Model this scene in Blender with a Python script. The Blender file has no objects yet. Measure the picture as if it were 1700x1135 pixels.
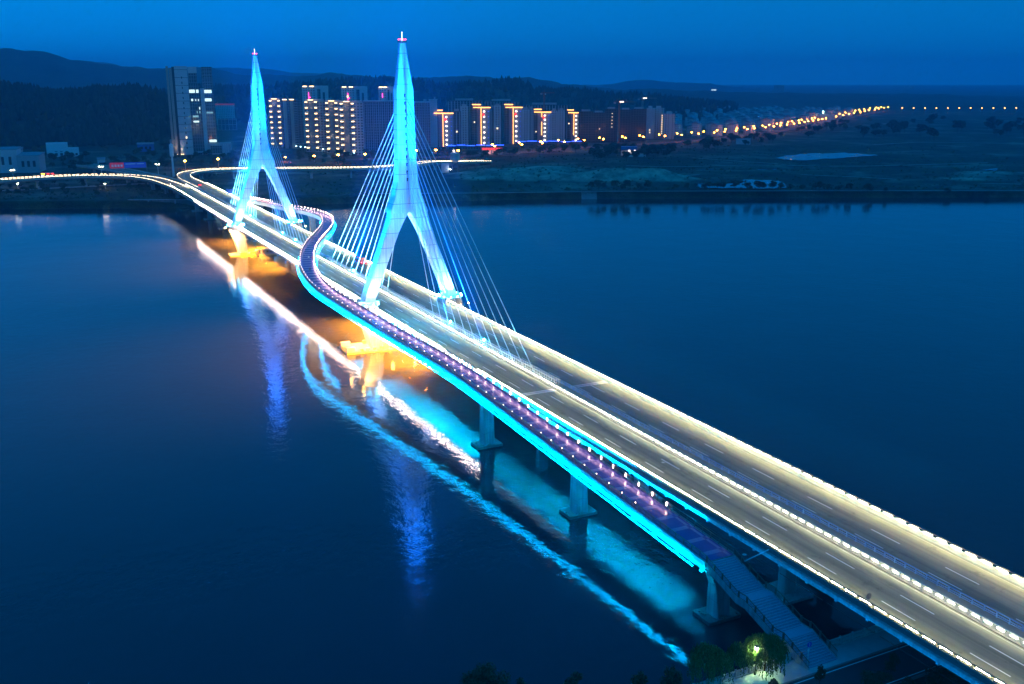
import bpy, bmesh, math, random
import numpy as np
from mathutils import Vector, Matrix, noise as mnoise
R = math.radians
rnd = random.Random(7)
sc = bpy.context.scene
COL = sc.collection

# ------------------------------------------------------------------ camera frame (metres; X along the bridge, Y across, Z up, water at 0)
F_PX, PITCH = 1653.0, math.atan(437 / 1653.0)
CAM = Vector((300.9, -114.3, 84.5))
FW = Vector((-0.8931, 0.4499)); FW.normalize()
RT = Vector((-FW[1] * -1, FW[0] * -1))
RT = Vector((0.4499, 0.8931)); RT.normalize()

def ray(px, py):
    a, b = px - 850, 567 - py
    f = F_PX * math.cos(PITCH) + b * math.sin(PITCH)
    z = -F_PX * math.sin(PITCH) + b * math.cos(PITCH)
    h = RT * a + FW * f
    return Vector((h[0], h[1], z))
def at(px, py, z=0.0):
    d = ray(px, py); t = (z - CAM.z) / d.z
    return CAM + d * t
def atd(px, py, dist):
    d = ray(px, py); t = dist / math.hypot(d.x, d.y)
    return CAM + d * t
def cf(a, b, z=0.0):                       # survey frame: a metres across, b metres out from the survey point
    return Vector((CAM.x + RT[0] * a + FW[0] * b, CAM.y + RT[1] * a + FW[1] * b, z))
def ab(p):
    v = Vector((p[0] - CAM.x, p[1] - CAM.y)); return v.dot(RT), v.dot(FW)
def dist_at(py, z):
    return math.hypot(*(at(850, py, z) - CAM).xy)

# ------------------------------------------------------------------ materials
MATS = {}
def mat(name, col, rough=0.6, var=0.15, scale=2.0, bump=0.0, metal=0.0, emit=None, es=0.0, spec=0.5, coat=0.0):
    if name in MATS: return MATS[name]
    m = bpy.data.materials.new(name); m.use_nodes = True
    nt = m.node_tree; b = nt.nodes['Principled BSDF']
    b.inputs['Roughness'].default_value = rough; b.inputs['Metallic'].default_value = metal
    b.inputs['Specular IOR Level'].default_value = spec; b.inputs['Coat Weight'].default_value = coat
    if var > 0 or bump > 0:
        tc = nt.nodes.new('ShaderNodeTexCoord'); n = nt.nodes.new('ShaderNodeTexNoise')
        n.inputs['Scale'].default_value = scale; n.inputs['Detail'].default_value = 5
        nt.links.new(tc.outputs['Object'], n.inputs['Vector'])
        mx = nt.nodes.new('ShaderNodeMix'); mx.data_type = 'RGBA'
        mx.inputs[6].default_value = tuple(c * (1 - var) for c in col) + (1,)
        mx.inputs[7].default_value = tuple(min(1, c * (1 + var)) for c in col) + (1,)
        nt.links.new(n.outputs['Fac'], mx.inputs[0]); nt.links.new(mx.outputs[2], b.inputs['Base Color'])
        if bump:
            bp = nt.nodes.new('ShaderNodeBump'); bp.inputs['Strength'].default_value = bump; bp.inputs['Distance'].default_value = 0.05
            nt.links.new(n.outputs['Fac'], bp.inputs['Height']); nt.links.new(bp.outputs[0], b.inputs['Normal'])
    else:
        b.inputs['Base Color'].default_value = tuple(col) + (1,)
    if emit:
        b.inputs['Emission Color'].default_value = tuple(emit) + (1,); b.inputs['Emission Strength'].default_value = es
    MATS[name] = m
    return m

def facade(name, wall, glass, sx, sz, mort=0.3, squash=1.0, grough=0.2):
    """a wall with a grid of dark windows, in the object's own metres"""
    if name in MATS: return MATS[name]
    m = mat(name, wall, 0.7, 0.0); nt = m.node_tree; b = nt.nodes['Principled BSDF']
    tc = nt.nodes.new('ShaderNodeTexCoord'); sp = nt.nodes.new('ShaderNodeSeparateXYZ'); cb = nt.nodes.new('ShaderNodeCombineXYZ')
    ad = nt.nodes.new('ShaderNodeMath'); ad.operation = 'ADD'
    nt.links.new(tc.outputs['Object'], sp.inputs[0])
    nt.links.new(sp.outputs['X'], ad.inputs[0]); nt.links.new(sp.outputs['Y'], ad.inputs[1])
    nt.links.new(ad.outputs[0], cb.inputs['X']); nt.links.new(sp.outputs['Z'], cb.inputs['Y'])
    br = nt.nodes.new('ShaderNodeTexBrick'); br.offset = 0.0; br.squash = 1.0
    br.inputs['Scale'].default_value = 1.0; br.inputs['Brick Width'].default_value = sx; br.inputs['Row Height'].default_value = sz
    br.inputs['Mortar Size'].default_value = mort; br.inputs['Mortar Smooth'].default_value = 0.0
    g2 = tuple(c * 1.7 for c in glass)
    br.inputs['Color1'].default_value = tuple(glass) + (1,); br.inputs['Color2'].default_value = g2 + (1,)
    br.inputs['Mortar'].default_value = tuple(wall) + (1,); br.inputs['Bias'].default_value = -0.3
    nt.links.new(cb.outputs[0], br.inputs['Vector'])
    n = nt.nodes.new('ShaderNodeTexNoise'); n.inputs['Scale'].default_value = 0.15; n.inputs['Detail'].default_value = 4
    nt.links.new(tc.outputs['Object'], n.inputs['Vector'])
    mp = nt.nodes.new('ShaderNodeMapRange'); mp.inputs['To Min'].default_value = 0.75; mp.inputs['To Max'].default_value = 1.25
    nt.links.new(n.outputs['Fac'], mp.inputs['Value'])
    mx = nt.nodes.new('ShaderNodeMix'); mx.data_type = 'RGBA'; mx.blend_type = 'MULTIPLY'; mx.inputs[0].default_value = 1
    nt.links.new(br.outputs['Color'], mx.inputs[6]); nt.links.new(mp.outputs[0], mx.inputs[7])
    nt.links.new(mx.outputs[2], b.inputs['Base Color'])
    rr = nt.nodes.new('ShaderNodeMapRange'); rr.inputs['To Min'].default_value = grough; rr.inputs['To Max'].default_value = 0.75
    nt.links.new(br.outputs['Fac'], rr.inputs['Value']); nt.links.new(rr.outputs[0], b.inputs['Roughness'])
    return m

# ------------------------------------------------------------------ mesh builder
class MB:
    def __init__(s): s.v = []; s.f = []; s.uv = None
    def quadbox(s, pts):                                   # eight corners: bottom ring, top ring
        o = len(s.v); s.v += [tuple(p) for p in pts]
        s.f += [(o, o+3, o+2, o+1), (o+4, o+5, o+6, o+7), (o, o+1, o+5, o+4), (o+1, o+2, o+6, o+5), (o+2, o+3, o+7, o+6), (o+3, o, o+4, o+7)]
        return s
    def box(s, c, d, rz=0.0):
        cx, cy, cz = c; hx, hy, hz = d[0]/2, d[1]/2, d[2]/2; ca, sa = math.cos(rz), math.sin(rz)
        P = []
        for z in (-hz, hz):
            for x, y in ((-hx, -hy), (hx, -hy), (hx, hy), (-hx, hy)):
                P.append((cx + x*ca - y*sa, cy + x*sa + y*ca, cz + z))
        return s.quadbox(P)
    def b2(s, lo, hi):
        return s.box([(a+b)/2 for a, b in zip(lo, hi)], [b-a for a, b in zip(lo, hi)])
    def rings(s, rings, cap=True, closed=True):
        o = len(s.v); n = len(rings[0])
        for r in rings: s.v += [tuple(p) for p in r]
        for i in range(len(rings)-1):
            for j in range(n if closed else n-1):
                a = o+i*n+j; b = o+i*n+(j+1) % n
                s.f.append((a, b, b+n, a+n))
        if cap and closed:
            s.f.append(tuple(o+j for j in reversed(range(n)))); s.f.append(tuple(o+(len(rings)-1)*n+j for j in range(n)))
        return s
    def tube(s, p0, p1, r0, r1=None, n=6):
        r1 = r0 if r1 is None else r1
        p0, p1 = Vector(p0), Vector(p1); d = (p1-p0).normalized()
        u = d.orthogonal().normalized(); w = d.cross(u)
        k = [(math.cos(2*math.pi*i/n), math.sin(2*math.pi*i/n)) for i in range(n)]
        return s.rings([[p0+(u*c+w*t)*r0 for c, t in k], [p1+(u*c+w*t)*r1 for c, t in k]])
    def lathe(s, c, prof, n=12):
        c = Vector(c)
        return s.rings([[(c.x+r*math.cos(2*math.pi*i/n), c.y+r*math.sin(2*math.pi*i/n), c.z+z) for i in range(n)] for r, z in prof])
    def ball(s, c, r, n=8, sq=1.0):
        k = max(4, n//2)
        return s.lathe(c, [(max(1e-3, r*math.sin(math.pi*i/k)), -r*sq*math.cos(math.pi*i/k)) for i in range(k+1)], n)
    def prism(s, poly, y0, y1):                            # polygon in x,z swept along y
        return s.rings([[(x, y0, z) for x, z in poly], [(x, y1, z) for x, z in poly]])
    def sweep(s, path, sect, closed=True, uv=False):
        """path: points; sect: (side, up) with side positive to the right of travel"""
        n = len(path); P = [Vector(p) for p in path]; rings = []
        for i in range(n):
            t = (P[min(i+1, n-1)] - P[max(i-1, 0)]); t.z = 0; t.normalize()
            sd = Vector((t.y, -t.x, 0))
            ss = sect(i) if callable(sect) else sect
            rings.append([P[i] + sd*a + Vector((0, 0, b)) for a, b in ss])
        return s.rings(rings, closed=closed, cap=closed)
    def build(s, name, m, parent=None, smooth=False, kind=None, label=None):
        me = bpy.data.meshes.new(name); me.from_pydata(s.v, [], s.f); me.update()
        o = bpy.data.objects.new(name, me); COL.objects.link(o)
        if m: me.materials.append(m)
        if smooth:
            for p in me.polygons: p.use_smooth = True
        if parent: o.parent = parent
        if kind: o['kind'] = kind
        if label: o['label'] = label
        bm = bmesh.new(); bm.from_mesh(me); bmesh.ops.recalc_face_normals(bm, faces=bm.faces); bm.to_mesh(me); bm.free()
        return o

def thing(name, label, cat, loc=(0, 0, 0), rz=0.0, group=None):
    o = bpy.data.objects.new(name, None); COL.objects.link(o); o.empty_display_size = 0.5
    o.location = loc; o.rotation_euler = (0, 0, rz); o['label'] = label; o['category'] = cat
    if group: o['group'] = group
    return o
def tag(o, label, cat, group=None):
    o['label'] = label; o['category'] = cat
    if group: o['group'] = group
    return o
def struct(o): o['kind'] = 'structure'; return o
def dup(root, loc, rz=0.0, label=None, scale=None):
    def cp(o, par):
        c = o.copy(); COL.objects.link(c)
        if par: c.parent = par
        for ch in o.children: cp(ch, c)
        return c
    r = cp(root, None); r.location = loc; r.rotation_euler = (0, 0, rz)
    if label: r['label'] = label
    if scale: r.scale = (scale,)*3 if not hasattr(scale, '__len__') else scale
    return r
def face_cam(p): # yaw so that local -Y looks back to the near bank
    return math.atan2(FW[1], FW[0]) - math.pi/2 if p is None else math.atan2(p[1]-CAM.y, p[0]-CAM.x) - math.pi/2
def smooth_path(pts, step=4.0):
    P = [Vector(p) for p in pts]; P = [P[0]*2-P[1]] + P + [P[-1]*2-P[-2]]; out = []
    for i in range(1, len(P)-2):
        n = max(1, int((P[i+1]-P[i]).length/step))
        for k in range(n):
            t = k/n; a, b, c, d = P[i-1], P[i], P[i+1], P[i+2]
            out.append(0.5*((2*b)+(c-a)*t+(2*a-5*b+4*c-d)*t*t+(3*b-a-3*c+d)*t**3))
    out.append(P[-2]); return out
def along(path, step, start=0.0):
    """points at equal steps on a polyline: (point, tangent)"""
    out = []; need = start; acc = 0.0
    for a, b in zip(path[:-1], path[1:]):
        L = (b-a).length
        while need <= acc+L:
            out.append((a+(b-a)*((need-acc)/L), (b-a).normalized())); need += step
        acc += L
    return out
def sub(path, i0, i1): return path[i0:i1]
def spot(name, loc, target, power, col, size=60, blend=0.6, parent=None, r=0.3):
    l = bpy.data.lights.new(name, 'SPOT'); l.energy = power; l.color = col; l.spot_size = R(size); l.spot_blend = blend; l.shadow_soft_size = r
    o = bpy.data.objects.new(name, l); COL.objects.link(o); o.location = loc
    d = Vector(target)-Vector(loc); o.rotation_euler = d.to_track_quat('-Z', 'Y').to_euler()
    if parent: o.parent = parent; o.matrix_parent_inverse = parent.matrix_world.inverted()
    return o
def point(name, loc, power, col, r=0.3):
    l = bpy.data.lights.new(name, 'POINT'); l.energy = power; l.color = col; l.shadow_soft_size = r
    o = bpy.data.objects.new(name, l); COL.objects.link(o); o.location = loc
    return o

def strip_light(name, loc, target, length, width, power, col, spread=180):
    l = bpy.data.lights.new(name, 'AREA'); l.shape = 'RECTANGLE'; l.size = length; l.size_y = width; l.energy = power; l.color = col; l.spread = R(spread)
    o = bpy.data.objects.new(name, l); COL.objects.link(o); o.location = loc
    zz = (Vector(loc)-Vector(target)).normalized(); xx = Vector((1, 0, 0)); yy = zz.cross(xx).normalized(); xx = yy.cross(zz)
    o.rotation_euler = Matrix((xx, yy, zz)).transposed().to_euler(); return o
CYAN = (0.0, 0.56, 1.0)
M_conc = mat('pale_concrete', (0.42, 0.43, 0.44), 0.75, 0.22, 0.5, 0.15)
M_tower = mat('white_painted_concrete', (0.66, 0.68, 0.70), 0.55, 0.07, 0.35, 0.05)
M_cable = mat('white_cable_sheath', (0.75, 0.78, 0.8), 0.35, 0.05, 1.0)
M_barrier = mat('barrier_concrete', (0.20, 0.20, 0.19), 0.7, 0.12, 0.8)
M_steel = mat('grey_steel', (0.22, 0.23, 0.25), 0.4, 0.1, 3.0, metal=0.7)
M_bluesteel = mat('blue_painted_steel', (0.05, 0.16, 0.42), 0.4, 0.1, 3.0)
M_whitesteel = mat('white_painted_steel', (0.7, 0.72, 0.74), 0.4, 0.06, 3.0)
M_dark = mat('dark_metal', (0.03, 0.03, 0.035), 0.45, 0.1, 3.0)
M_paint = mat('road_paint', (0.8, 0.8, 0.78), 0.6, 0.12, 6.0)
M_led = mat('white_led', (0.8, 0.8, 0.8), 0.5, 0, emit=(1.0, 0.88, 0.52), es=210.0)
M_ledc = mat('white_median_led', (0.8, 0.8, 0.8), 0.5, 0, emit=(1.0, 0.95, 0.64), es=95.0)
M_cyanled = mat('cyan_led', (0.3, 0.6, 0.8), 0.5, 0, emit=(0.0, 0.40, 1.0), es=190.0)
M_pinkled = mat('pink_lamp', (0.8, 0.7, 0.7), 0.5, 0, emit=(1.0, 0.60, 0.54), es=60.0)
M_orange = mat('sodium_lamp', (0.8, 0.6, 0.3), 0.5, 0, emit=(1.0, 0.28, 0.02), es=130.0)
M_flood = mat('warm_flood_lamp', (0.8, 0.7, 0.5), 0.5, 0, emit=(1.0, 0.50, 0.12), es=220.0)
M_cyanflood = mat('cyan_flood_lamp', (0.5, 0.8, 0.9), 0.5, 0, emit=(0.05, 0.6, 1.0), es=120.0)
M_red = mat('red_beacon', (0.6, 0.1, 0.1), 0.5, 0, emit=(1.0, 0.06, 0.12), es=6.0)
M_whitelamp = mat('white_lamp', (0.8, 0.8, 0.8), 0.5, 0, emit=(0.9, 0.95, 1.0), es=80.0)

def asphalt():
    m = mat('asphalt', (0.085, 0.085, 0.085), 0.62, 0.0); nt = m.node_tree; b = nt.nodes['Principled BSDF']
    tc = nt.nodes.new('ShaderNodeTexCoord'); mp = nt.nodes.new('ShaderNodeMapping'); mp.inputs['Scale'].default_value = (0.02, 0.9, 1)
    n1 = nt.nodes.new('ShaderNodeTexNoise'); n1.inputs['Scale'].default_value = 1.0; n1.inputs['Detail'].default_value = 6
    n2 = nt.nodes.new('ShaderNodeTexNoise'); n2.inputs['Scale'].default_value = 0.35; n2.inputs['Detail'].default_value = 8; n2.inputs['Roughness'].default_value = 0.7
    nt.links.new(tc.outputs['Object'], mp.inputs[0]); nt.links.new(mp.outputs[0], n1.inputs['Vector']); nt.links.new(tc.outputs['Object'], n2.inputs['Vector'])
    r1 = nt.nodes.new('ShaderNodeValToRGB'); r1.color_ramp.elements[0].position = 0.33; r1.color_ramp.elements[1].position = 0.68
    r1.color_ramp.elements[0].color = (0.11, 0.112, 0.078, 1); r1.color_ramp.elements[1].color = (0.225, 0.225, 0.155, 1)
    r2 = nt.nodes.new('ShaderNodeValToRGB'); r2.color_ramp.elements[0].position = 0.28; r2.color_ramp.elements[1].position = 0.42
    r2.color_ramp.elements[0].color = (0.45, 0.42, 0.38, 1); r2.color_ramp.elements[1].color = (1, 1, 1, 1)
    nt.links.new(n1.outputs['Fac'], r1.inputs[0]); nt.links.new(n2.outputs['Fac'], r2.inputs[0])
    mx = nt.nodes.new('ShaderNodeMix'); mx.data_type = 'RGBA'; mx.blend_type = 'MULTIPLY'; mx.inputs[0].default_value = 1
    nt.links.new(r1.outputs[0], mx.inputs[6]); nt.links.new(r2.outputs[0], mx.inputs[7]); nt.links.new(mx.outputs[2], b.inputs['Base Color'])
    return m
M_asph = asphalt()
def seams(m, pitch, wd):
    nt = m.node_tree; b = nt.nodes['Principled BSDF']; src = b.inputs['Base Color'].links[0].from_socket
    tc = nt.nodes.new('ShaderNodeTexCoord'); sp = nt.nodes.new('ShaderNodeSeparateXYZ'); nt.links.new(tc.outputs['Object'], sp.inputs[0])
    dv = nt.nodes.new('ShaderNodeMath'); dv.operation = 'DIVIDE'; dv.inputs[1].default_value = pitch; nt.links.new(sp.outputs['Z'], dv.inputs[0])
    fr = nt.nodes.new('ShaderNodeMath'); fr.operation = 'FRACT'; nt.links.new(dv.outputs[0], fr.inputs[0])
    lt = nt.nodes.new('ShaderNodeMath'); lt.operation = 'LESS_THAN'; lt.inputs[1].default_value = wd/pitch; nt.links.new(fr.outputs[0], lt.inputs[0])
    mp = nt.nodes.new('ShaderNodeMapping'); mp.inputs['Scale'].default_value = (1.2, 1.2, .06); nt.links.new(tc.outputs['Object'], mp.inputs[0])
    n = nt.nodes.new('ShaderNodeTexNoise'); n.inputs['Scale'].default_value = 1.5; n.inputs['Detail'].default_value = 6; nt.links.new(mp.outputs[0], n.inputs['Vector'])
    r = nt.nodes.new('ShaderNodeMapRange'); r.inputs['From Min'].default_value = .35; r.inputs['From Max'].default_value = .65; r.inputs['To Min'].default_value = .72; r.inputs['To Max'].default_value = 1.08; nt.links.new(n.outputs['Fac'], r.inputs['Value'])
    x1 = nt.nodes.new('ShaderNodeMix'); x1.data_type = 'RGBA'; x1.blend_type = 'MULTIPLY'; x1.inputs[0].default_value = 1; nt.links.new(src, x1.inputs[6]); nt.links.new(r.outputs[0], x1.inputs[7])
    x2 = nt.nodes.new('ShaderNodeMix'); x2.data_type = 'RGBA'; x2.inputs[7].default_value = (.22, .23, .24, 1); nt.links.new(lt.outputs[0], x2.inputs[0]); nt.links.new(x1.outputs[2], x2.inputs[6]); nt.links.new(x2.outputs[2], b.inputs['Base Color'])
seams(M_tower, 4.6, .17); seams(M_conc, 3.3, .07)
SKY_TINT = (0.0, 0.61, 1.0, 1); SKY_STR = 0.40; HAZE = 0.00014
# ------------------------------------------------------------------ the cable-stayed bridge
ZD = 12.4                                   # road level
X0, X1 = -432.0, 262.0
TY = -0.6                                   # bridge axis
YL, YR = -13.2, 11.9                        # inner faces of the outer barriers
bridge = thing('cable_stayed_bridge', 'long cable-stayed road bridge with two cyan-lit white towers across the river', 'bridge', (0, 0, 0))
def line_path(y, z, x0=X0, x1=X1, step=12.0):
    n = int((x1-x0)/step); return [Vector((x0+(x1-x0)*i/n, y, z)) for i in range(n+1)]
# box girder: path runs +X, so side>0 is -Y
sect = [(13.5, -0.06), (-13.5, -0.06), (-13.5, -0.75), (-9.0, -1.2), (-6.0, -2.6), (6.0, -2.6), (9.0, -1.2), (13.5, -0.75)]
MB().sweep(line_path(-0.65, ZD), sect).build('girder', M_conc, bridge)
b = MB().b2((X0+2, -10.6, ZD-1.02), (X1-2, -10.3, ZD-.9)).b2((X0+2, 9.0, ZD-1.02), (X1-2, 9.3, ZD-.9))
for x in np.arange(-424, 258, 6.0): b.b2((x-.18, -14.1, ZD-1.1), (x+.18, -9.2, ZD-.75)); b.b2((x-.18, 7.9, ZD-1.1), (x+.18, 12.8, ZD-.75))
b.build('girder_rib', M_conc, bridge)
for y0, y1, nm in ((YL, -2.5, 'road_surface'), (1.2, YR, 'road_surface')):
    MB().b2((X0, y0, ZD-.055), (X1, y1, ZD)).build(nm, M_asph, bridge)
# markings: 6 m dashes, 9 m gaps
for y in (-9.55, -5.85, 3.3, 6.95):
    rest = MB(); x = 258.0 - (3.0 if y > 0 else 0); k = 0; proto = None
    while x > -425:
        if k < 24:
            if proto is None: proto = MB().b2((-3, -.09, 0), (3, .09, .005)).build('lane_marking', M_paint, bridge); o = proto
            else: o = proto.copy(); COL.objects.link(o)
            o.location = (x, y, ZD+.004); k += 1
        else: rest.b2((x-3, y-.09, ZD+.004), (x+3, y+.09, ZD+.009))
        x -= 14.9
    rest.build('lane_marking', M_paint, bridge, kind='stuff')
for y in (-12.75, -2.85, 1.55, 11.4):
    MB().b2((X0, y-.07, ZD+.004), (X1, y+.07, ZD+.009)).build('edge_marking', mat('worn_paint', (0.4, 0.4, 0.38), 0.7, 0.4, 0.7), bridge)
M_joint = mat('joint_concrete', (0.5, 0.49, 0.46), 0.7, 0.2, 1.5)
for xj in (102.0, -296.0):
    for y0, y1 in ((YL, -2.5), (1.2, YR)):
        j = MB().b2((xj-.9, y0+.02, ZD+.010), (xj+.9, y1-.02, ZD+.016)).build('expansion_joint', M_joint, bridge)
        MB().b2((xj-.12, y0+.05, ZD+.018), (xj+.12, y1-.05, ZD+.024)).build('joint_seal', M_dark, j)
for px, py in ((1101, 767), (1083, 784), (1236, 920), (1265, 905)):
    p = at(px, py, ZD); MB().lathe((p.x, p.y, ZD+.004), [(.36, 0), (.36, .008)], 14).build('manhole_cover', M_joint, bridge)
# outer barriers (New Jersey profile) with a steel rail on posts; the light tubes hang under the rail
def nj(flip): 
    s = 1 if not flip else -1
    return [(s*.30, -.55), (s*.30, .82), (s*.08, .82), (s*-.02, .32), (s*-.20, .06), (s*-.20, -.05)]
M_lightpaint = mat('pale_green_paint', (0.36, 0.41, 0.37), 0.55, 0.08, 0.6)
MB().sweep(line_path(YL-.1, ZD), nj(False)).build('barrier', M_barrier, bridge)
MB().sweep(line_path(YR+.1, ZD), nj(True)).build('barrier', M_lightpaint, bridge)
for y in (YL-.25, YR+.25):
    b = MB().b2((X0, y-.02 if y < 0 else y-.06, ZD+1.32), (X1, y+.20 if y < 0 else y+.06, ZD+1.40))
    for x in np.arange(X0+1, X1, 2.75): b.b2((x-.06, y-.05, ZD+.80), (x+.06, y+.05, ZD+1.33))
    b.build('handrail', M_dark, bridge)
# the light tubes: the fifty nearest of each row are parts of their own, the rest of each row one part
tube_me = {}
def led_row(name, m, y, z, x_from, x_to, pitch, length, w, keep, face):
    proto = None; rest = MB(); k = 0
    for x in np.arange(x_to, x_from, -pitch):
        if k < keep:
            if proto is None:
                proto = MB().box((0, 0, 0), (length, w, w)).build(name, m, bridge); o = proto
            else:
                o = proto.copy(); COL.objects.link(o)
            o.location = (x, y, z); k += 1
        else: rest.box((x, y, z), (length, w, w))
    if rest.v: rest.build(name, m, bridge, kind='stuff')
led_row('rail_light', M_led, YL+.10, ZD+.92, X0+2, X1-2, 2.75, 2.05, .09, 40, 1)
b = MB().b2((X0, YL-.08, ZD+.825), (X1, YL-.02, ZD+.90))
for x in np.arange(X0+2, X1-2, 2.75): b.quadbox([(x-1.0, YL-.075, ZD+.9), (x+1.0, YL-.075, ZD+.9), (x+1.0, YL-.025, ZD+.9), (x-1.0, YL-.025, ZD+.9), (x-.75, YL-.075, ZD+1.03), (x+.75, YL-.075, ZD+1.03), (x+.75, YL-.025, ZD+1.03), (x-.75, YL-.025, ZD+1.03)])
b.build('added_tube_screen', M_barrier, bridge)  # lip added to screen the bright tubes from the river side
led_row('rail_light', mat('warm_rail_led', (.8, .8, .8), .5, 0, emit=(1.0, .88, .50), es=150.0), YR-.12, ZD+1.20, X0+2, X1-2, 2.75, 1.75, .07, 40, 1)
# median: kerb, two guard rails of blue and white bars, light tubes between them
MB().b2((X0, -2.48, ZD-.05), (X1, 1.18, ZD+.22)).build('median_kerb', M_barrier, bridge)
for y, mm in ((-2.15, mat('grey_painted_steel', (.36, .38, .39), .5, .1, 3.0)), (.85, M_bluesteel)):
    r = MB().b2((X0, y-.07, ZD+1.02), (X1, y+.07, ZD+1.16)).b2((X0, y-.05, ZD+.62), (X1, y+.05, ZD+.74)).b2((X0, y-.05, ZD+.36), (X1, y+.05, ZD+.44))
    for x in np.arange(X0+1, X1, 2.0): r.b2((x-.07, y-.09, ZD+.2), (x+.07, y+.09, ZD+1.1))
    r.build('guard_rail', mm, bridge)
led_row('median_light', M_ledc, -2.30, ZD+.82, X0+2, X1-2, 2.0, 1.05, .07, 40, 0)
led_row('outer_parapet_light', mat('outer_led', (.8, .8, .8), .5, 0, emit=(1.0, .76, .64), es=300.0), YL-.45, ZD+.62, -330, 86, 3.0, 1.3, .10, 40, 0)
for x in np.arange(-20, 260, 10.0):                          # blue wash lamps below the girder edge, housings extended for the added soffit light
    lo = MB().b2((-4.6, -.08, -.06), (4.6, .02, .02)).build('wash_lamp', M_dark, bridge); lo.location = (x, -15.05, ZD-1.35)
    if x > 55: strip_light('wash_light', (x, -15.0, ZD-1.28), (x, -13.7, ZD-.5), 9.0, .06, 75, (0.0, .30, 1.0))
    if x < 165: strip_light('added_soffit_light', (x, -15.0, ZD-1.45), (x, -9.5, 11.62), 9.4, .12, 1.9e4, (0.0, .52, 1.0), 36)  # unseen light added under the deck for the teal band on the water
for x in np.arange(-6, 172, 11.0):                          # cyan wash from the footbridge side over the girder and the water
    zf = float(np.interp(x, [10, 64, 98, 141, 186], [17, 15.2, 14, 12.1, 10.1]))
    strip_light('cyan_wash', (x, -16.05 if x > 60 else -17.5, zf-1.5), (x, -12.8, 12.1), 10.0, .25, 5000, (0.0, .42, 1.0), 80)
# cross braces of the median fence where the cables come down
b = MB()
for tx in (0.0, -200.0):
    for x in np.arange(tx-92, tx+100, 1.25):
        b.b2((x-.04, -1.25, ZD+1.5), (x+.04, .05, ZD+1.58)); b.b2((x-.04, -1.3, ZD+.2), (x+.04, -1.22, ZD+1.58)); b.b2((x-.04, .0, ZD+.2), (x+.04, .08, ZD+1.58))
    for y in (-1.26, .04):
        for z in (.9, 1.56): b.b2((tx-92, y-.04, ZD+z), (tx+100, y+.04, ZD+z+.08))
b.build('cable_guard_lattice', M_whitesteel, bridge)

# ---- towers
def rect(cx, cy, z, wx, wy, ch=.28):
    hx, hy = wx/2, wy/2; c = min(ch, hx*.4, hy*.4)
    return [(cx+a, cy+b_, z) for a, b_ in ((-hx+c, -hy), (hx-c, -hy), (hx, -hy+c), (hx, hy-c), (hx-c, hy), (-hx+c, hy), (-hx, hy-c), (-hx, -hy+c))]
def tower(tx, label):
    t = bpy.data.objects.new('tower', None); COL.objects.link(t); t.parent = bridge; t.location = (tx, TY, 0); t['label'] = label
    # mast above the fork
    prof = [(43.2, 5.1, 12.9), (44.2, 5.0, 12.3), (48.5, 4.6, 9.2), (53, 4.2, 7.1), (58, 3.95, 6.3), (66, 3.75, 6.0), (74, 3.5, 5.75), (81.5, 3.2, 5.4), (88, 2.3, 3.55), (95.2, 1.4, 1.8)]
    m = MB().rings([rect(0, 0, z, wx, wy) for z, wx, wy in prof]).build('mast', M_tower, t)
    MB().box((0, 0, 95.5), (2.1, 2.3, .35)).build('cap', M_steel, m)
    for k in range(4):
        c = ((-.75, -.85), (.75, -.85), (-.75, .85), (.75, .85))[k]
        MB().ball((c[0], c[1], 96.2), .24, 8).build('beacon', M_red, t)
    MB().tube((0, 0, 95.6), (0, 0, 98.2), .05).ball((.0, 0, 98.3), .13, 6).build('lightning_rod', mat('white_beacon', (.8, .8, .8), .5, 0, emit=(.8, .9, 1), es=7.0), t)
    for k in range(12):                                    # dark anchor slots down the face
        z = 79.5-2.35*k
        wx = np.interp(z, [p[0] for p in prof], [p[1] for p in prof])
        for sx in (-1, 1): MB().box((sx*wx/2, -.25, z), (.12, .55, 1.0)).build('anchor_slot', M_dark, t)
    for sy in (-1, 1):
        leg = [(14.6, 12.75, 16.45, 4.7), (22, 9.8, 13.6, 4.6), (30, 6.5, 10.6, 4.5), (37, 3.55, 7.9, 4.45), (40, 2.0, 6.85, 4.42), (42.2, .75, 6.2, 4.4), (43.6, .0, 5.9, 4.4)]
        MB().rings([rect(0, sy*(yi+yo)/2, z, wx, yo-yi, .35) for z, yi, yo, wx in leg]).build('leg', M_tower, t)
        # the widened pier below, leaning back in towards the water
        pier = [(-1.5, sy*12.3, 4.2, 4.5), (1.0, sy*12.3, 4.2, 4.5), (6.5, sy*13.2, 5.5, 5.5), (10.5, sy*14.0, 6.8, 6.3), (12.6, sy*14.5, 7.2, 6.4), (14.2, sy*14.65, 6.4, 5.6)]
        MB().rings([rect(0, y, z, wx, wy, .3) for z, y, wx, wy in pier]).build('pier', M_conc, t)
        c = MB().lathe((0, sy*14.65, 14.0), [(3.9, 0), (4.2, .1), (4.2, .35), (3.5, .42)], 20).build('collar', M_whitesteel, t)
        for k in range(10):
            a = 2*math.pi*k/10+.3
            MB().box((3.9*math.cos(a), sy*14.65+3.9*math.sin(a), 14.62), (.5, .36, .34), a).build('flood_lamp', M_cyanflood, c)
    MB().b2((-2.6, -11.0, 8.4), (2.6, 11.0, 9.9)).build('cross_beam', M_conc, t)
    # slim working jetty round the pier foot
    return t
tower(0.0, 'nearer tower with the red beacons, legs astride the road')
tower(-200.0, 'farther tower, standing towards the far bank')
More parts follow.
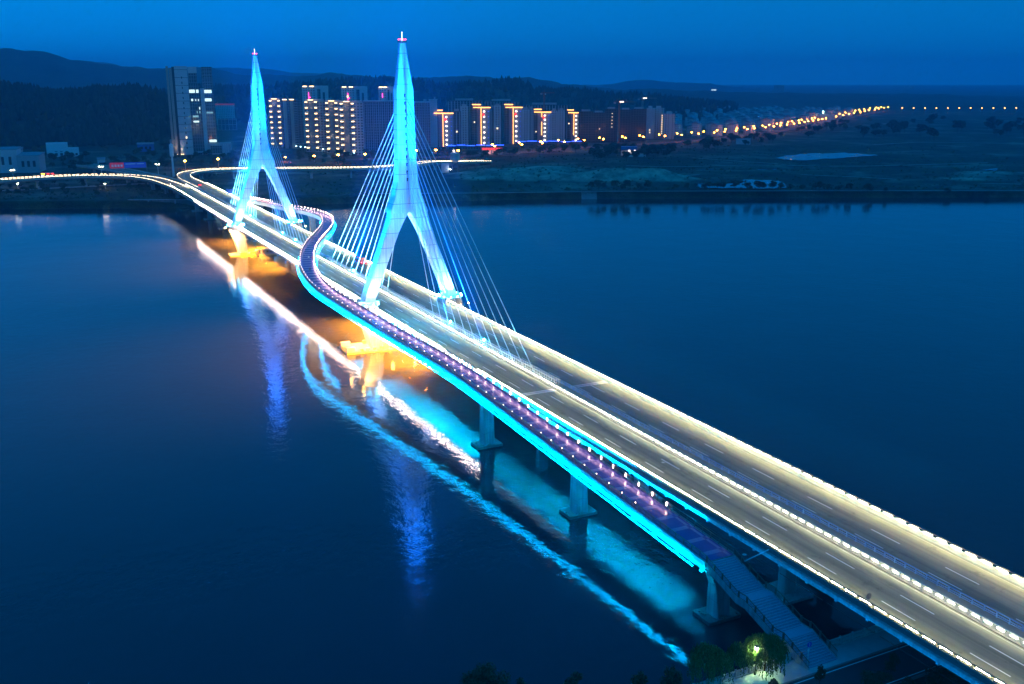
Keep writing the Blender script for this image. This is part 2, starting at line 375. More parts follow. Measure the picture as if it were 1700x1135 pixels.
# panel joints across the legs
# ---- cables, two planes, twelve each way from each tower
for tx in (0.0, -200.0):
    for sgn in (-1, 1):
        for k in range(12):
            xa = tx+sgn*(88-6.05*k); za = 79.5-2.35*k
            wx = np.interp(za, [43, 58, 74, 81.5], [5.1, 3.95, 3.5, 3.2])
            MB().tube((tx+sgn*wx/2, TY, za), (xa, TY, ZD+.2), .13, .13, 6).build('cable', M_cable, bridge)
# ---- flood lamps on the bridge and what they light
def flood(loc, target, power, col, size, m, s=.5, blend=.6, r=.35):
    d = (Vector(target)-Vector(loc)).normalized()
    o = MB().box((0, 0, 0), (s, s*1.3, s*.8)).build('flood_lamp', m, bridge)
    o.location = Vector(loc); o.rotation_euler = d.to_track_quat('Z', 'Y').to_euler()
    spot('flood_beam', Vector(loc)+d*(s*.9+r+.1), target, power, col, size, blend, None, r)
PT = 1.0
for tx in (0.0, -200.0):
    for sx in (-1, 1):
        for y in (-14.65, 14.65-1.2):                       # from the leg collars up the mast
            sy = -1 if y < 0 else 1
            spot('collar_beam', (tx+sx*3.6, TY+sy*18.6, 15.2), (tx, TY+sy*6, 44), 150e3*PT, (0.02, 0.24, 1.0), 70, .8, None, .4)
            spot('collar_beam', (tx+sx*4.4, TY+sy*15, 15.2), (tx, TY+sy*7, 36), 60e3*PT, (0.14, 0.45, 1.0), 80, .9, None, .4)
            spot('collar_beam', (tx+sx*1.5, TY+sy*11.8, 15.2), (tx, TY+sy*2.5, 41), 44e3*PT, (0.08, 0.36, 1.0), 75, .9, None, .4)
        flood((tx+sx*58, TY-.1, ZD+1.9), (tx, TY, 84), 8e6*PT, (0.0, 0.15, 1.0), 26, M_cyanflood, .5, .7)
        flood((tx+sx*34, TY+.1, ZD+1.9), (tx, TY, 60), 5e5*PT, (0.0, 0.16, 1.0), 48, M_cyanflood, .5, .8)
    for sy in (-1, 1):
        spot('mast_beam', (tx, TY+sy*18.9, 15.2), (tx, TY, 78), 2.6e6*PT, (0.0, 0.14, 1.0), 34, .8, None, .4)
        # warm floods that wash the piers and the water
        for sx in (-1, 1):
            flood((tx+sx*6.2, TY+sy*18.6, 12.6), (tx, TY+sy*13.0, 3.0), 8e4, (1.0, 0.55, 0.18), 95, M_flood, .34)
    for y in (-4.4, 0.2, 4.9, 8.6, 12.0) if tx < -100 else (-4.4, 3.7, 7.4):
        o = MB().box((tx-7, y, ZD-2.85), (.55, .55, .3)).build('flood_lamp', M_flood, bridge)
        spot('under_beam', (tx-7, y, ZD-3.3), (tx-7, y, 0), 6.5e5, (1.0, 0.25, 0.01), 124, .5, None, .3)
for x in (-30, -14, 14, 27, -226, -182, -240, -165, -150): # warm wash lamps hung under the girder beside the towers
    spot('under_beam', (x, -6, ZD-3.0), (x, -14, 0), 5e5, (1.0, 0.25, 0.01), 124, .6, None, .3)
for sx in (-1, 1):
    MB().b2((sx*1.6-1.0, -24.6, 14.0), (sx*1.6+1.0, -12.5, 15.6)).build('bracket_arm', M_whitesteel, bridge)
for tx in (0.0, -200.0):
    for sx in (-1, 1):
        for sy in (-1, 1):
            strip_light('added_cable_light', (tx+sx*54, TY+sy*1.15, ZD+1.25), (tx+sx*54, TY-sy*.3, ZD+12), 70, .12, 14000, (.10, .72, 1.0), 70)  # strips without fittings, added along the median to brighten the cables
# approach piers
for x in (98.5, 141.5, 185.5, 228.0, -100-145, -290, -335, -380, -424):
    for y in (-4.0, 5.0):
        z0 = -1.5 if -398 < x < 203 else 3.0
        p = MB().rings([rect(x, y, z, wx, wy, .2) for z, wx, wy in ((z0, 2.0, 2.6), (ZD-4.2, 2.0, 2.6), (ZD-2.6, 2.6, 3.4))]).build('pier', M_conc, bridge)
        MB().rings([rect(x, y, z, w, w2, .3) for z, w, w2 in ((z0-.5, 6.6, 6.6), (.55 if z0 < 0 else 3.9, 6.6, 6.6))]).build('footing', M_conc, p)
# pedestrian information plate on the parapet
p = at(1446, 993, ZD+2.0)
sg = thing('road_sign', 'small round dark traffic sign on a pole at the edge of the road bridge', 'sign', (p.x, YL-.62, ZD), 0)
MB().tube((0, 0, -.3), (0, 0, 2.6), .05, n=8).build('pole', M_steel, sg)
MB().tube((.02, 0, 2.5), (.08, 0, 2.5), .48, n=20).build('plate', mat('sign_back', (.06, .07, .09), .5, .1), sg)
MB().box((0, .2, .2), (.12, .6, .1)).build('bracket', M_steel, sg)

# ------------------------------------------------------------------ curved ramp viaducts at the far end
def viaduct(name, label, pts, lat0, lat1, piers, lit=(True, True)):
    v = thing(name, label, 'viaduct', pts[0])
    loc = Vector(pts[0]); P = [p-loc for p in smooth_path([Vector(q) for q in pts], 5.0)]
    a, c = lat0, lat1
    MB().sweep(P, [(a-.35, -.1), (c+.35, -.1), (c+.35, -.8), (c-2.2, -1.9), (a+2.2, -1.9), (a-.35, -.8)]).build('deck', M_conc, v)
    MB().sweep(P, [(a, -.09), (c, -.09), (c, -.04), (a, -.04)]).build('road_surface', M_asph, v)
    for s, e in ((1, a), (-1, c)):
        MB().sweep(P, [(e-s*.32, -.6), (e-s*.32, .82), (e-s*.08, .82), (e+s*.15, -.03)][::1]).build('barrier', M_lightpaint, v)
        r = MB().sweep(P, [(e-s*.24, 1.30), (e-s*.24, 1.40), (e-s*.14, 1.40), (e-s*.14, 1.30)])
        bb = r; q = MB()
        for (pp, t) in along(P, 2.75, 1.0):
            sd = Vector((t.y, -t.x, 0)); ang = math.atan2(t.y, t.x)
            cpt = pp+sd*(e-s*.19); bb.box((cpt.x, cpt.y, cpt.z+1.05), (.12, .1, .55), ang)
            if lit[0 if s > 0 else 1]: q.box((cpt.x+sd.x*s*.09, cpt.y+sd.y*s*.09, cpt.z+1.17), (1.9, .10, .10), ang)
        r.build('handrail', M_dark, v)
        if q.v: q.build('rail_light', mat('ramp_led', (.8, .8, .8), .5, 0, emit=(1.0, .78, .46), es=16), v, kind='stuff')
    MB().sweep(P, [((a+c)/2-.08, -.034), ((a+c)/2+.08, -.034), ((a+c)/2+.08, -.03), ((a+c)/2-.08, -.03)]).build('lane_marking', M_paint, v)
    for pp, t in along(P, 32, 14.0):
        if piers:
            ang = math.atan2(t.y, t.x); sd = Vector((t.y, -t.x, 0)); cpt = pp+sd*((a+c)/2)
            h = loc.z+cpt.z-1.9-3.5
            MB().rings([[(cpt.x+x*math.cos(ang)-y*math.sin(ang), cpt.y+x*math.sin(ang)+y*math.cos(ang), cpt.z-1.9-d) for x, y in ((-.8, -w), (.8, -w), (.8, w), (-.8, w))] for d, w in ((0, 2.3), (1.6, 1.2), (h, 1.2))]).build('pier', M_conc, v)
    return v
ZR = ZD-.03
outerL = [(-404, -13.9, ZR), (-440, -16.4, ZR), (-475, -20.6, ZR), (-503, -30, ZR), (-520, -44, ZR), (-528, -60, ZR), (-529, -80, ZR), (-525, -100, ZR), (-517, -124, ZR), (-503, -156, ZR), (-485, -190, ZR), (-462, -224, ZR)]
viaduct('ramp_viaduct', 'curved two-lane ramp with lit parapets bending towards the low buildings, its own piers in grass', outerL, 0.0, 9.4, True)
outerR = [(-404, 1.2, ZR), (-440, .9, ZR), (-468, .2, ZR), (-494, 2.0, ZR), (-515, 6.5, ZR), (-532, 15.5, ZR), (-543, 29, ZR), (-545.5, 46, ZR), (-541, 66, ZR), (-531, 92, ZR), (-515, 128, ZR), (-507, 160, ZR), (-515, 190, ZR), (-536, 219, ZR), (-556, 250, ZR-2), (-580, 300, ZR-5)]
viaduct('ramp_viaduct', 'hooked lit ramp swinging behind the farther tower towards the apartment blocks', outerR, 0.0, 9.4, True)
straight = [(-405, -4.6, ZR-.02), (-440, -6.2, ZR-.02), (-480, -10.4, ZR-.02), (-525, -18.5, ZR-.02), (-570, -28, ZR-.02), (-615, -39, ZR-.3), (-660, -51, ZR-1)]
viaduct('approach_viaduct', 'straight approach road running on from the bridge to the sign gantry', straight, -7.4, 7.4, True, (False, False))
# ------------------------------------------------------------------ the winding footbridge
WP = [(-318, 15.5, 13.6), (-292, 17.2, 15.0), (-266, 18.6, 16.2), (-240, 20.2, 17.0), (-214, 23.4, 18.0), (-196, 25.0, 18.4), (-178, 24.0, 18.8), (-163, 20.8, 19.0), (-150, 16.8, 19.1), (-134, 10.6, 19.1), (-112, .8, 19.1), (-89, -8.6, 19.1), (-66, -16.2, 18.9), (-44, -21.6, 18.6), (-17, -25.0, 17.9), (10, -24.4, 17.2), (30, -23.2, 16.5), (48, -22.0, 15.9), (64, -20.6, 15.4), (82, -19.5, 14.8), (98.5, -19.15, 14.2), (120, -19.1, 13.2), (141.5, -19.1, 12.2), (165, -19.1, 11.1), (186, -19.1, 10.2)]
foot = thing('pedestrian_bridge', 'winding footbridge with violet paving and cyan-lit sides snaking over the road bridge', 'footbridge', (0, 0, 0))
P = smooth_path([Vector(p) for p in WP], 2.2)
W = 2.75                                    # half width; travel is +X, side>0 is -Y
MB().sweep(P, [(W+.1, -.04), (-W-.1, -.04), (-W-.1, -.45), (-1.9, -1.75), (1.9, -1.75), (W+.1, -.45)]).build('girder', M_conc, foot)

def tiles():
    m = mat('violet_tiles', (.2, .2, .5), .24, 0.0); nt = m.node_tree; b = nt.nodes['Principled BSDF']
    uv = nt.nodes.new('ShaderNodeUVMap'); sp = nt.nodes.new('ShaderNodeSeparateXYZ'); nt.links.new(uv.outputs[0], sp.inputs[0])
    def M(op, a, b_=None):
        n = nt.nodes.new('ShaderNodeMath'); n.operation = op
        for i, v in enumerate((a, b_)):
            if v is None: continue
            if isinstance(v, (int, float)): n.inputs[i].default_value = v
            else: nt.links.new(v, n.inputs[i])
        return n.outputs[0]
    u = M('FRACT', M('DIVIDE', sp.outputs['X'], 4.4)); v = M('ABSOLUTE', sp.outputs['Y'])
    band = M('LESS_THAN', u, .24)
    side = M('GREATER_THAN', v, 1.75); side2 = M('MULTIPLY', side, M('LESS_THAN', v, 2.3))
    pale = M('MAXIMUM', band, side2); both = M('MULTIPLY', band, side2)
    mx = nt.nodes.new('ShaderNodeMix'); mx.data_type = 'RGBA'; mx.inputs[6].default_value = (.085, .075, .30, 1); mx.inputs[7].default_value = (.28, .25, .46, 1)
    nt.links.new(M('SUBTRACT', pale, M('MULTIPLY', both, .8)), mx.inputs[0])
    n = nt.nodes.new('ShaderNodeTexNoise'); n.inputs['Scale'].default_value = 2.0; n.inputs['Detail'].default_value = 6; nt.links.new(uv.outputs[0], n.inputs['Vector'])
    mp = nt.nodes.new('ShaderNodeMapRange'); mp.inputs['To Min'].default_value = .8; mp.inputs['To Max'].default_value = 1.2; nt.links.new(n.outputs['Fac'], mp.inputs[0])
    m2 = nt.nodes.new('ShaderNodeMix'); m2.data_type = 'RGBA'; m2.blend_type = 'MULTIPLY'; m2.inputs[0].default_value = 1
    nt.links.new(mx.outputs[2], m2.inputs[6]); nt.links.new(mp.outputs[0], m2.inputs[7]); nt.links.new(m2.outputs[2], b.inputs['Base Color'])
    return m
M_tiles = tiles()
def ribbon(path, s0, s1, up, name, m, parent):
    me = bpy.data.meshes.new(name); V = []; Fc = []; UV = []; L = 0.0
    for i, p in enumerate(path):
        t = path[min(i+1, len(path)-1)]-path[max(i-1, 0)]; t.z = 0; t.normalize(); sd = Vector((t.y, -t.x, 0))
        if i: L += (p-path[i-1]).length
        for s in (s0, s1): V.append(p+sd*s+Vector((0, 0, up))); UV.append((L, s))
        if i: Fc.append((2*i-2, 2*i-1, 2*i+1, 2*i))
    me.from_pydata(V, [], Fc); me.update(); l = me.uv_layers.new(name='UVMap')
    for lp in me.loops: l.data[lp.index].uv = UV[lp.vertex_index]
    if me.polygons[0].normal.z < 0: me.flip_normals()
    me.materials.append(m); o = bpy.data.objects.new(name, me); COL.objects.link(o); o.parent = parent; return o
ribbon(P, -W+.12, W-.12, .004, 'walking_surface', M_tiles, foot)
M_fascia = mat('pale_fascia_panel', (.62, .66, .68), .35, .12, 1.2)
M_brownrail = mat('bronze_rail', (.20, .15, .11), .45, .1, 3.0, metal=.3)
for s in (1, -1):
    e = s*(W+.14)
    MB().sweep(P, [(e, -1.62), (e+s*.05, -1.62), (e+s*.05, .16), (e, .16)]).build('fascia', M_fascia, foot)
    MB().sweep(P, [(e-s*.14, .0), (e+s*.12, .0), (e+s*.12, .1), (e-s*.14, .1)]).build('edge_kerb', M_conc, foot)
    r = MB()
    for z, w in ((1.12, .05), (.72, .022), (.40, .022), (.15, .022)):
        r.sweep(P, [(e-s*.12-w, z-w), (e-s*.12+w, z-w), (e-s*.12+w, z+w), (e-s*.12-w, z+w)])
    bb = r; bal = MB().sweep([p for p in P if p.x > 60], [(e-s*.13, .14), (e-s*.11, .14), (e-s*.11, .17), (e-s*.13, .17)])
    for i, (pp, t) in enumerate(along(P, 2.2, 1.1)):
        sd = Vector((t.y, -t.x, 0)); c = pp+sd*(e-s*.12); bb.box((c.x, c.y, c.z+.58), (.12, .10, 1.15), math.atan2(t.y, t.x))
    r = r.build('railing', M_brownrail, foot)
    for pp, t in along([p for p in P if p.x > 60], .30, .0):
        sd = Vector((t.y, -t.x, 0)); c = pp+sd*(e-s*.12); bal.box((c.x, c.y, c.z+.62), (.03, .03, .95), math.atan2(t.y, t.x))
    bal.build('baluster_lattice', M_brownrail, r)
    # cyan tubes on outriggers along the lower edge, shining up the panels
    rng = [p for p in P if (p.x > -175 if s > 0 else -330 < p.x < -12)]
    proto = None; n = 0; rest = MB(); arms = MB().sweep(rng, [(e+s*.05, -1.70), (e+s*.09, -1.70), (e+s*.09, -1.64), (e+s*.05, -1.64)])
    pts = along(rng, 5.0, 2.5); pts.reverse()
    for pp, t in pts:
        if s < 0 and pp.x < -30 and pp.x > -150 and pp.y < -12: pass
        sd = Vector((t.y, -t.x, 0)); ang = math.atan2(t.y, t.x); c = pp+sd*(e+s*.62)+Vector((0, 0, -1.72))
        arms.box(tuple(pp+sd*(e+s*.34)+Vector((0, 0, -1.66))), (.08, .6, .06), ang)
        if n < 45:
            if proto is None: proto = MB().box((0, 0, 0), (4.5, .06, .05)).build('edge_light', M_cyanled, foot); o = proto
            else: o = proto.copy(); COL.objects.link(o)
            o.location = c; o.rotation_euler = (0, math.asin(-t.z), ang); n += 1
        else: rest.box(tuple(c), (4.5, .06, .05), ang)
    if rest.v: rest.build('edge_light', M_cyanled, foot, kind='stuff')
    arms.build('bracket_lattice', M_steel, foot)
    # wash lamps between tubes give the scallops
    wl = MB(); k = 0
    for pp, t in along([p for p in rng if p.x > -40], 6.6, 1.5):
        sd = Vector((t.y, -t.x, 0)); ang = math.atan2(t.y, t.x); c = pp+sd*(e+s*.50)+Vector((0, 0, -1.62))
        if k < 40:
            o = MB().box((0, 0, 0), (.5, .07, .06)).build('wash_lamp', mat('wash_lamp', (.6, .8, .9), .5, 0, emit=(0, .62, 1.0), es=420.0), foot)
            o.location = c; o.rotation_euler = (0, 0, ang); k += 1
# bollard lamps along both railings
def bollards(s, keep, start, stop_x, h, m):
    me_p = None; restp = MB(); restl = MB(); n = 0
    pts = [q for q in along(P, 4.4, start) if q[0].x < stop_x]; pts.reverse()
    for pp, t in pts:
        sd = Vector((t.y, -t.x, 0)); ang = math.atan2(t.y, t.x); c = pp+sd*(s*(W-.16))
        ly = s*.10                                          # local +Y is -side: the lit face looks over the paving
        if n < keep:
            if me_p is None:
                post = MB().box((0, 0, .5), (.18, .12, 1.0)).box((0, 0, 1.22), (.24, .26, .06)).box((0, -s*.06, 1.1), (.18, .04, .22)).build('bollard_lamp', M_dark, foot)
                lamp = MB().b2((-.075, ly-.025, 1.16-h), (.075, ly+.025, 1.16)).build('lamp_head', m, post); me_p, me_l = post, lamp
            else:
                post = me_p.copy(); COL.objects.link(post); lamp = me_l.copy(); COL.objects.link(lamp); lamp.parent = post
            post.location = c; post.rotation_euler = (0, 0, ang); n += 1
        else:
            restp.box((c.x, c.y, c.z+.45), (.16, .12, .9), ang); q = c-sd*(s*.10); restl.box((q.x, q.y, q.z+1.16-h/2), (.15, .05, h), ang)
    rp = restp.build('bollard_lamp', M_dark, foot, kind='stuff'); restl.build('lamp_head', m, rp)
bollards(-1, 55, 2.0, 168, .62, M_pinkled); bollards(1, 40, 4.0, 166, .3, mat('pink_lamp_small', (.8, .7, .7), .5, 0, emit=(1.0, .60, .54), es=22))
for pp, t in along([p for p in P if p.x < 168], 9.0, 4.0):   # added strips along the railing strengthen the bollard lamps' glow on the paving
    sd = Vector((t.y, -t.x, 0)); q = pp-sd*(W-.3)+Vector((0, 0, 1.05)); l = strip_light('added_rail_glow', q, pp+sd*.6, 8.6, .1, 48, (1.0, .55, .72))
    zz = (q-(pp+sd*.6)).normalized(); xx = t.normalized(); yy = zz.cross(xx).normalized(); xx = yy.cross(zz); l.rotation_euler = Matrix((xx, yy, zz)).transposed().to_euler()
# piers with slanting facets
def fpier(x, y, z, ang=0.0, z0=-1.5):
    p = bpy.data.objects.new('pier', None); COL.objects.link(p); p.parent = foot; p.location = (x, y, 0); p.rotation_euler = (0, 0, ang)
    top = z-1.75
    MB().rings([[(-.95, -1.5, z0), (.95, -1.5, z0), (.95, 1.5, z0), (-.95, 1.5, z0)], [(-.95, -1.3, top-2.6), (.95, -1.3, top-2.6), (.95, 1.3, top-2.6), (-.95, 1.3, top-2.6)], [(-.95, -1.9, top-.9), (.95, -1.9, top-.9), (.95, 1.9, top-.9), (-.95, 1.9, top-.9)], [(-.95, -2.5, top), (.95, -2.5, top), (.95, 2.5, top), (-.95, 2.5, top)]]).build('shaft', M_conc, p)
    for sy in (-1, 1):
        MB().rings([[(.95, sy*-.1, .5), (1.9, sy*1.2, .5), (.95, sy*1.55, .5)], [(.95, sy*1.0, top-1.6), (1.0, sy*1.3, top-1.6), (.95, sy*1.4, top-1.6)]]).build('facet', M_conc, p)
    c = MB().rings([rect(0, 0, zz, 4.6, 6.4, .2) for zz in (-1.2, .55)]).build('pile_cap', mat('wet_concrete', (.16, .17, .17), .35, .5, 1.5, .3), p)
    b = MB(); rr = random.Random(int(x))
    for i in range(14):
        a = rr.uniform(-2, 2); d = rr.uniform(-2.9, 2.9); s_ = rr.uniform(.15, .4)
        if abs(a) > 1.2 or abs(d) > 1.8: b.box((a, d, .55+s_*.3), (s_, s_*1.4, s_*.6), rr.uniform(0, 3))
    b.build('rubble', mat('rubble_stone', (.25, .24, .22), .8, .4, 2.0), c, kind='stuff')
for x, y, z in ((98.5, -19.1, 14.2), (141.5, -19.1, 12.2), (186.0, -19.1, 10.2)): fpier(x, y, z)
for x, y, z, a in ((-205, 24.8, 18.2, -.1), (-165, 21.8, 18.9, -.5), (-255, 19.2, 16.6, 0), (-290, 17.6, 15.0, 0)): fpier(x, y, z, a)
# ---- stairway down to the bank
ST = [(186.1, -19.15, 10.18, 'f'), (193.3, -18.75, 7.6, 'l'), (195.3, -18.6, 7.6, 'f'), (201.6, -18.4, 5.55, 'l'), (203.6, -18.2, 5.55, 'f'), (208.4, -17.85, 3.55, None)]
M_step = mat('step_stone', (.26, .40, .50), .7, .15, 2.0)
stair = bpy.data.objects.new('stairway', None); COL.objects.link(stair); stair.parent = foot
for (x0, y0, z0, k), (x1, y1, z1, _) in zip(ST[:-1], ST[1:]):
    b = MB()
    if k == 'f':
        n = int(round((z0-z1)/.16))
        for i in range(n):
            xa, xb = x0+(x1-x0)*i/n, x0+(x1-x0)*(i+1)/n; ya = y0+(y1-y0)*(i+.5)/n; z = z0-(z0-z1)*(i+1)/n
            b.b2((xa, ya-W, z-.75), (xb+.02, ya+W, z))
        b.build('flight_steps', M_step, stair)
        b = MB()
        for i in range(n):
            xb = x0+(x1-x0)*(i+1)/n; ya = y0+(y1-y0)*(i+.5)/n; z = z0-(z0-z1)*(i+1)/n
            b.b2((xb-.07, ya-W+.2, z+.003), (xb-.01, ya+W-.2, z+.009))
        b.build('nosing_strip', mat('dark_nosing', (.06, .07, .12), .7, .1), stair)
    else:
        b.b2((x0-.05, min(y0, y1)-W, z0-.75), (x1+.05, max(y0, y1)+W, z0-.004)).build('landing', M_step, stair)
SP = [Vector(p[:3]) for p in ST]
for s in (1, -1):
    MB().sweep(SP, [(s*W, -1.0), (s*(W+.22), -1.0), (s*(W+.22), .22), (s*W, .22)]).build('stringer', M_conc, stair)
    r = MB()
    for z, w in ((1.15, .05), (.25, .03)):
        r.sweep(SP, [(s*(W+.1)-w, z-w), (s*(W+.1)+w, z-w), (s*(W+.1)+w, z+w), (s*(W+.1)-w, z+w)])
    bal = r; pst = r
    for i, (pp, t) in enumerate(along(SP, .22, 0.1)):
        c = pp+Vector((t.y, -t.x, 0)).normalized()*(s*(W+.1))
        if i % 9 == 0: pst.box((c.x, c.y, c.z+.62), (.2, .2, 1.3))
        else: bal.box((c.x, c.y, c.z+.66), (.03, .03, .9))
    r.build('railing', M_brownrail, stair)
# slanting tie between footbridge and parapet
a = at(1224, 927, 11.3); tie = MB().tube((188.6, -16.2, 10.2), (191.4, -13.9, 13.0), .1).build('tie_rod', M_whitesteel, foot)

# ------------------------------------------------------------------ working jetties and moored rafts at the pier feet
def raft(name, label, cx, cy, L, Wd, boxes, seed):
    t = thing(name, label, 'raft', (cx, cy, 0), R(-3))
    m = mat('weathered_yellow_steel', (.5, .36, .12), .6, .25, 1.2)
    MB().rings([[(-L/2+i, -Wd/2+i, z), (L/2-i, -Wd/2+i, z), (L/2-i, Wd/2-i, z), (-L/2+i, Wd/2-i, z)] for z, i in ((-.8, .25), (-.1, 0), (.42, 0), (.42, .25))]).build('platform', m, t)
    MB().b2((-L/2+.2, -Wd/2+.2, .43), (L/2-.2, Wd/2-.2, .46)).build('deck_boards', mat('wet_boards', (.2, .16, .1), .6, .3, 1.0), t)
    rr = random.Random(seed)
    for (x, y, l, w, h, col) in boxes:
        o = MB().b2((x-l/2, y-w/2, .47), (x+l/2, y+w/2, .47+h)).b2((x-l/2-.05, y-w/2-.05, .47+h), (x+l/2+.05, y+w/2+.05, .55+h)).build('tank', mat('tank_'+col, (.55, .52, .45) if col == 'pale' else (.45, .36, .16), .5, .2, 1.5), t)
    r = MB()
    for y in (-Wd/2+.1, Wd/2-.1):
        for i in range(int(L/2)+1): r.box((-L/2+.2+i*2*(L-.4)/(2*int(L/2)), y, .95), (.06, .06, 1.0))
        r.box((0, y, 1.42), (L-.3, .06, .06))
    r.build('rail_lattice', m, t)
    return t
raft('moored_raft', 'yellow working raft with pale tanks and small blocks around the nearer pier foot', 1.0, -15.6, 12, 17,
     [(-3.5, -6.6, 1.6, 3.0, 1.3, 'pale'), (4.6, -6.9, 1.4, 2.6, 1.5, 'pale'), (4.8, -3.4, 1, 1, .8, 'y'), (4.8, -1.4, 1, 1, .8, 'y'), (4.8, .8, 1, 1, .8, 'y'), (4.7, 3.4, 1, 1.2, .9, 'y'), (4.7, 6, 1, 1.2, .9, 'y'), (-4.3, 0, 1, 1.2, .9, 'y'), (-4.3, 4, 1, 1.2, .9, 'y')], 3)
raft('moored_raft', 'long yellow pontoon lying at the foot of the farther tower', -196.5, -9.5, 9, 21,
     [(2.5, -4, 1.5, 3.5, .9, 'y'), (2.5, 1.5, 1.5, 4.5, .9, 'y'), (-2.5, 4, 1.3, 3, .9, 'y')], 5)
hb = thing('work_barge', 'blue roofed work barge tied up beside the yellow pontoon', 'barge', (-190.0, -3.2, 0), R(4))
MB().rings([[(-2.4+i, -4.5+i, z), (2.4-i, -4.5+i, z), (2.4-i, 4.5-i, z), (-2.4+i, 4.5-i, z)] for z, i in ((-.6, .5), (.0, 0), (.8, 0))]).build('hull', M_steel, hb)
MB().b2((-1.6, -3.4, .8), (1.6, 3.2, 3.0)).build('cabin', mat('blue_sheet', (.10, .14, .45), .4, .1, 2.0), hb)
MB().b2((-1.9, -3.7, 3.0), (1.9, 3.5, 3.15)).build('roof', mat('pale_blue_roof', (.3, .34, .6), .4, .1, 2.0), hb)
for y in (-2, 0, 2): MB().b2((1.6, y-.5, 1.6), (1.64, y+.5, 2.5)).build('window', M_dark, hb)

# ------------------------------------------------------------------ near bank
ZN = 3.5
struct(MB().b2((205.2, -400, -3), (420, 400, ZN-.3)).build('riverside_ground', mat('dark_lawn', (.035, .05, .025), .9, .4, .4, .3)))
struct(MB().b2((205.0, -300, -2), (205.6, 300, ZN-.01)).build('quay_wall', mat('quay_stone', (.22, .22, .21), .8, .3, .5, .3)))
struct(MB().b2((205.6, -300, ZN-.3), (209.4, 300, ZN)).build('footpath', mat('pale_pavers', (.5, .5, .5), .75, .2, .9)))
struct(MB().b2((209.4, -300, ZN-.35), (209.7, 300, ZN+.0)).build('kerb', M_barrier))
struct(MB().b2((209.7, -300, ZN-.35), (216.4, 300, ZN-.14)).build('lane_road', mat('old_asphalt', (.06, .06, .065), .75, .2, .5)))
struct(MB().b2((216.4, -300, ZN-.35), (216.7, 300, ZN+.0)).build('kerb', M_barrier))
for x in (210.15, 215.9):
    struct(MB().b2((x-.09, -300, ZN-.136), (x+.09, 300, ZN-.13)).build('road_marking', M_paint))
# balustrade along the quay
def balustrade(label, y0, y1):
    t = thing('stone_balustrade', label, 'balustrade', (205.55, y0, ZN))
    L = y1-y0; n = int(L/2.4)
    M_bal = mat('balustrade_stone', (.45, .43, .4), .75, .25, 1.5)
    MB().b2((-.13, 0, 1.0), (.13, L, 1.16)).build('top_rail', M_bal, t)
    MB().b2((-.12, 0, 0), (.12, L, .18)).build('plinth', M_bal, t)
    for i in range(n+1): MB().b2((-.17, L*i/n-.17, -.02), (.17, L*i/n+.17, 1.32)).build('post', M_bal, t)
    for i in range(n): MB().b2((-.06, L*i/n+.34, .3), (.06, L*(i+1)/n-.34, .86)).build('panel', M_bal, t)
balustrade('stone balustrade on the quay between the stairway and the bridge girder', -14.3, 20)
balustrade('stone balustrade behind the willows before the stairway', -70, -21.6)
# path lamp glowing inside the willow
def trunk_mb(h, r, bends, rr):
    pts = [Vector((0, 0, 0))]
    for i in range(4): pts.append(pts[-1]+Vector((rr.uniform(-bends, bends), rr.uniform(-bends, bends), h/4)))
    return pts
def leaf_mesh(name, clumps, n, size, rr, droop=0.0, aspect=1.6):
    """leaf quads scattered through ellipsoid clumps (c, r, rz)"""
    V = []; Fc = []
    wts = [c[1]**2*c[2] for c in clumps]; tot = sum(wts)
    for (c, r, hz), w in zip(clumps, wts):
        for i in range(int(n*w/tot)+1):
            while True:
                d = Vector((rr.uniform(-1, 1), rr.uniform(-1, 1), rr.uniform(-1, 1)))
                if .25 < d.length < 1: break
            d *= (.55+.45*rr.random()); p = Vector(c)+Vector((d.x*r, d.y*r, d.z*hz))
            a = Vector((rr.uniform(-1, 1), rr.uniform(-1, 1), rr.uniform(-.6, .6))).normalized()
            if droop: a = (a*(1-droop)+Vector((0, 0, -1))*droop).normalized()
            b = a.orthogonal().normalized(); b.rotate(Matrix.Rotation(rr.uniform(0, 6.28), 3, a))
            s = size*rr.uniform(.6, 1.3); o = len(V)
            V += [p-a*s*aspect*.5, p+b*s*.5, p+a*s*aspect*.5, p-b*s*.5]; Fc.append((o, o+1, o+2, o+3))
    me = bpy.data.meshes.new(name); me.from_pydata(V, [], Fc); me.update(); return me
def willow_mesh(name, h, r, n, size, rr):
    V = []; Fc = []
    for k in range(n):
        a = rr.uniform(0, 6.283); q = math.sqrt(rr.random()); x, y = q*r*math.cos(a), q*r*math.sin(a); lob = 1+.22*math.sin(3*a+k % 3)
        x *= lob; y *= lob; z0 = h*(.62+.38*math.sqrt(max(0, 1-q*q)))-rr.uniform(0, .12)*h; L = h*rr.uniform(.18, .5)*(.5+.6*q); m = max(3, int(L/.16)); dx, dy = rr.uniform(-.12, .12)+.10*x/r, rr.uniform(-.12, .12)+.10*y/r
        for i in range(m):
            t = i/m; p = Vector((x+dx*t*3+rr.uniform(-.07, .07), y+dy*t*3+rr.uniform(-.07, .07), max(.7, z0-L*t)))
            e = Vector((rr.uniform(-.5, .5), rr.uniform(-.5, .5), -1)).normalized()*size*rr.uniform(.7, 1.5); f = e.orthogonal().normalized(); f.rotate(Matrix.Rotation(rr.uniform(0, 6.28), 3, e.normalized())); f *= size*.28
            o = len(V); V += [p-e*.5, p+f, p+e*.5, p-f]; Fc.append((o, o+1, o+2, o+3))
    me = bpy.data.meshes.new(name); me.from_pydata(V, [], Fc); me.update(); return me
M_leaf = mat('dark_leaves', (.035, .065, .022), .7, .5, .35)
M_willow = mat('willow_leaves', (.10, .19, .04), .65, .4, .5)
M_bark = mat('bark', (.07, .055, .04), .9, .3, 2.0)
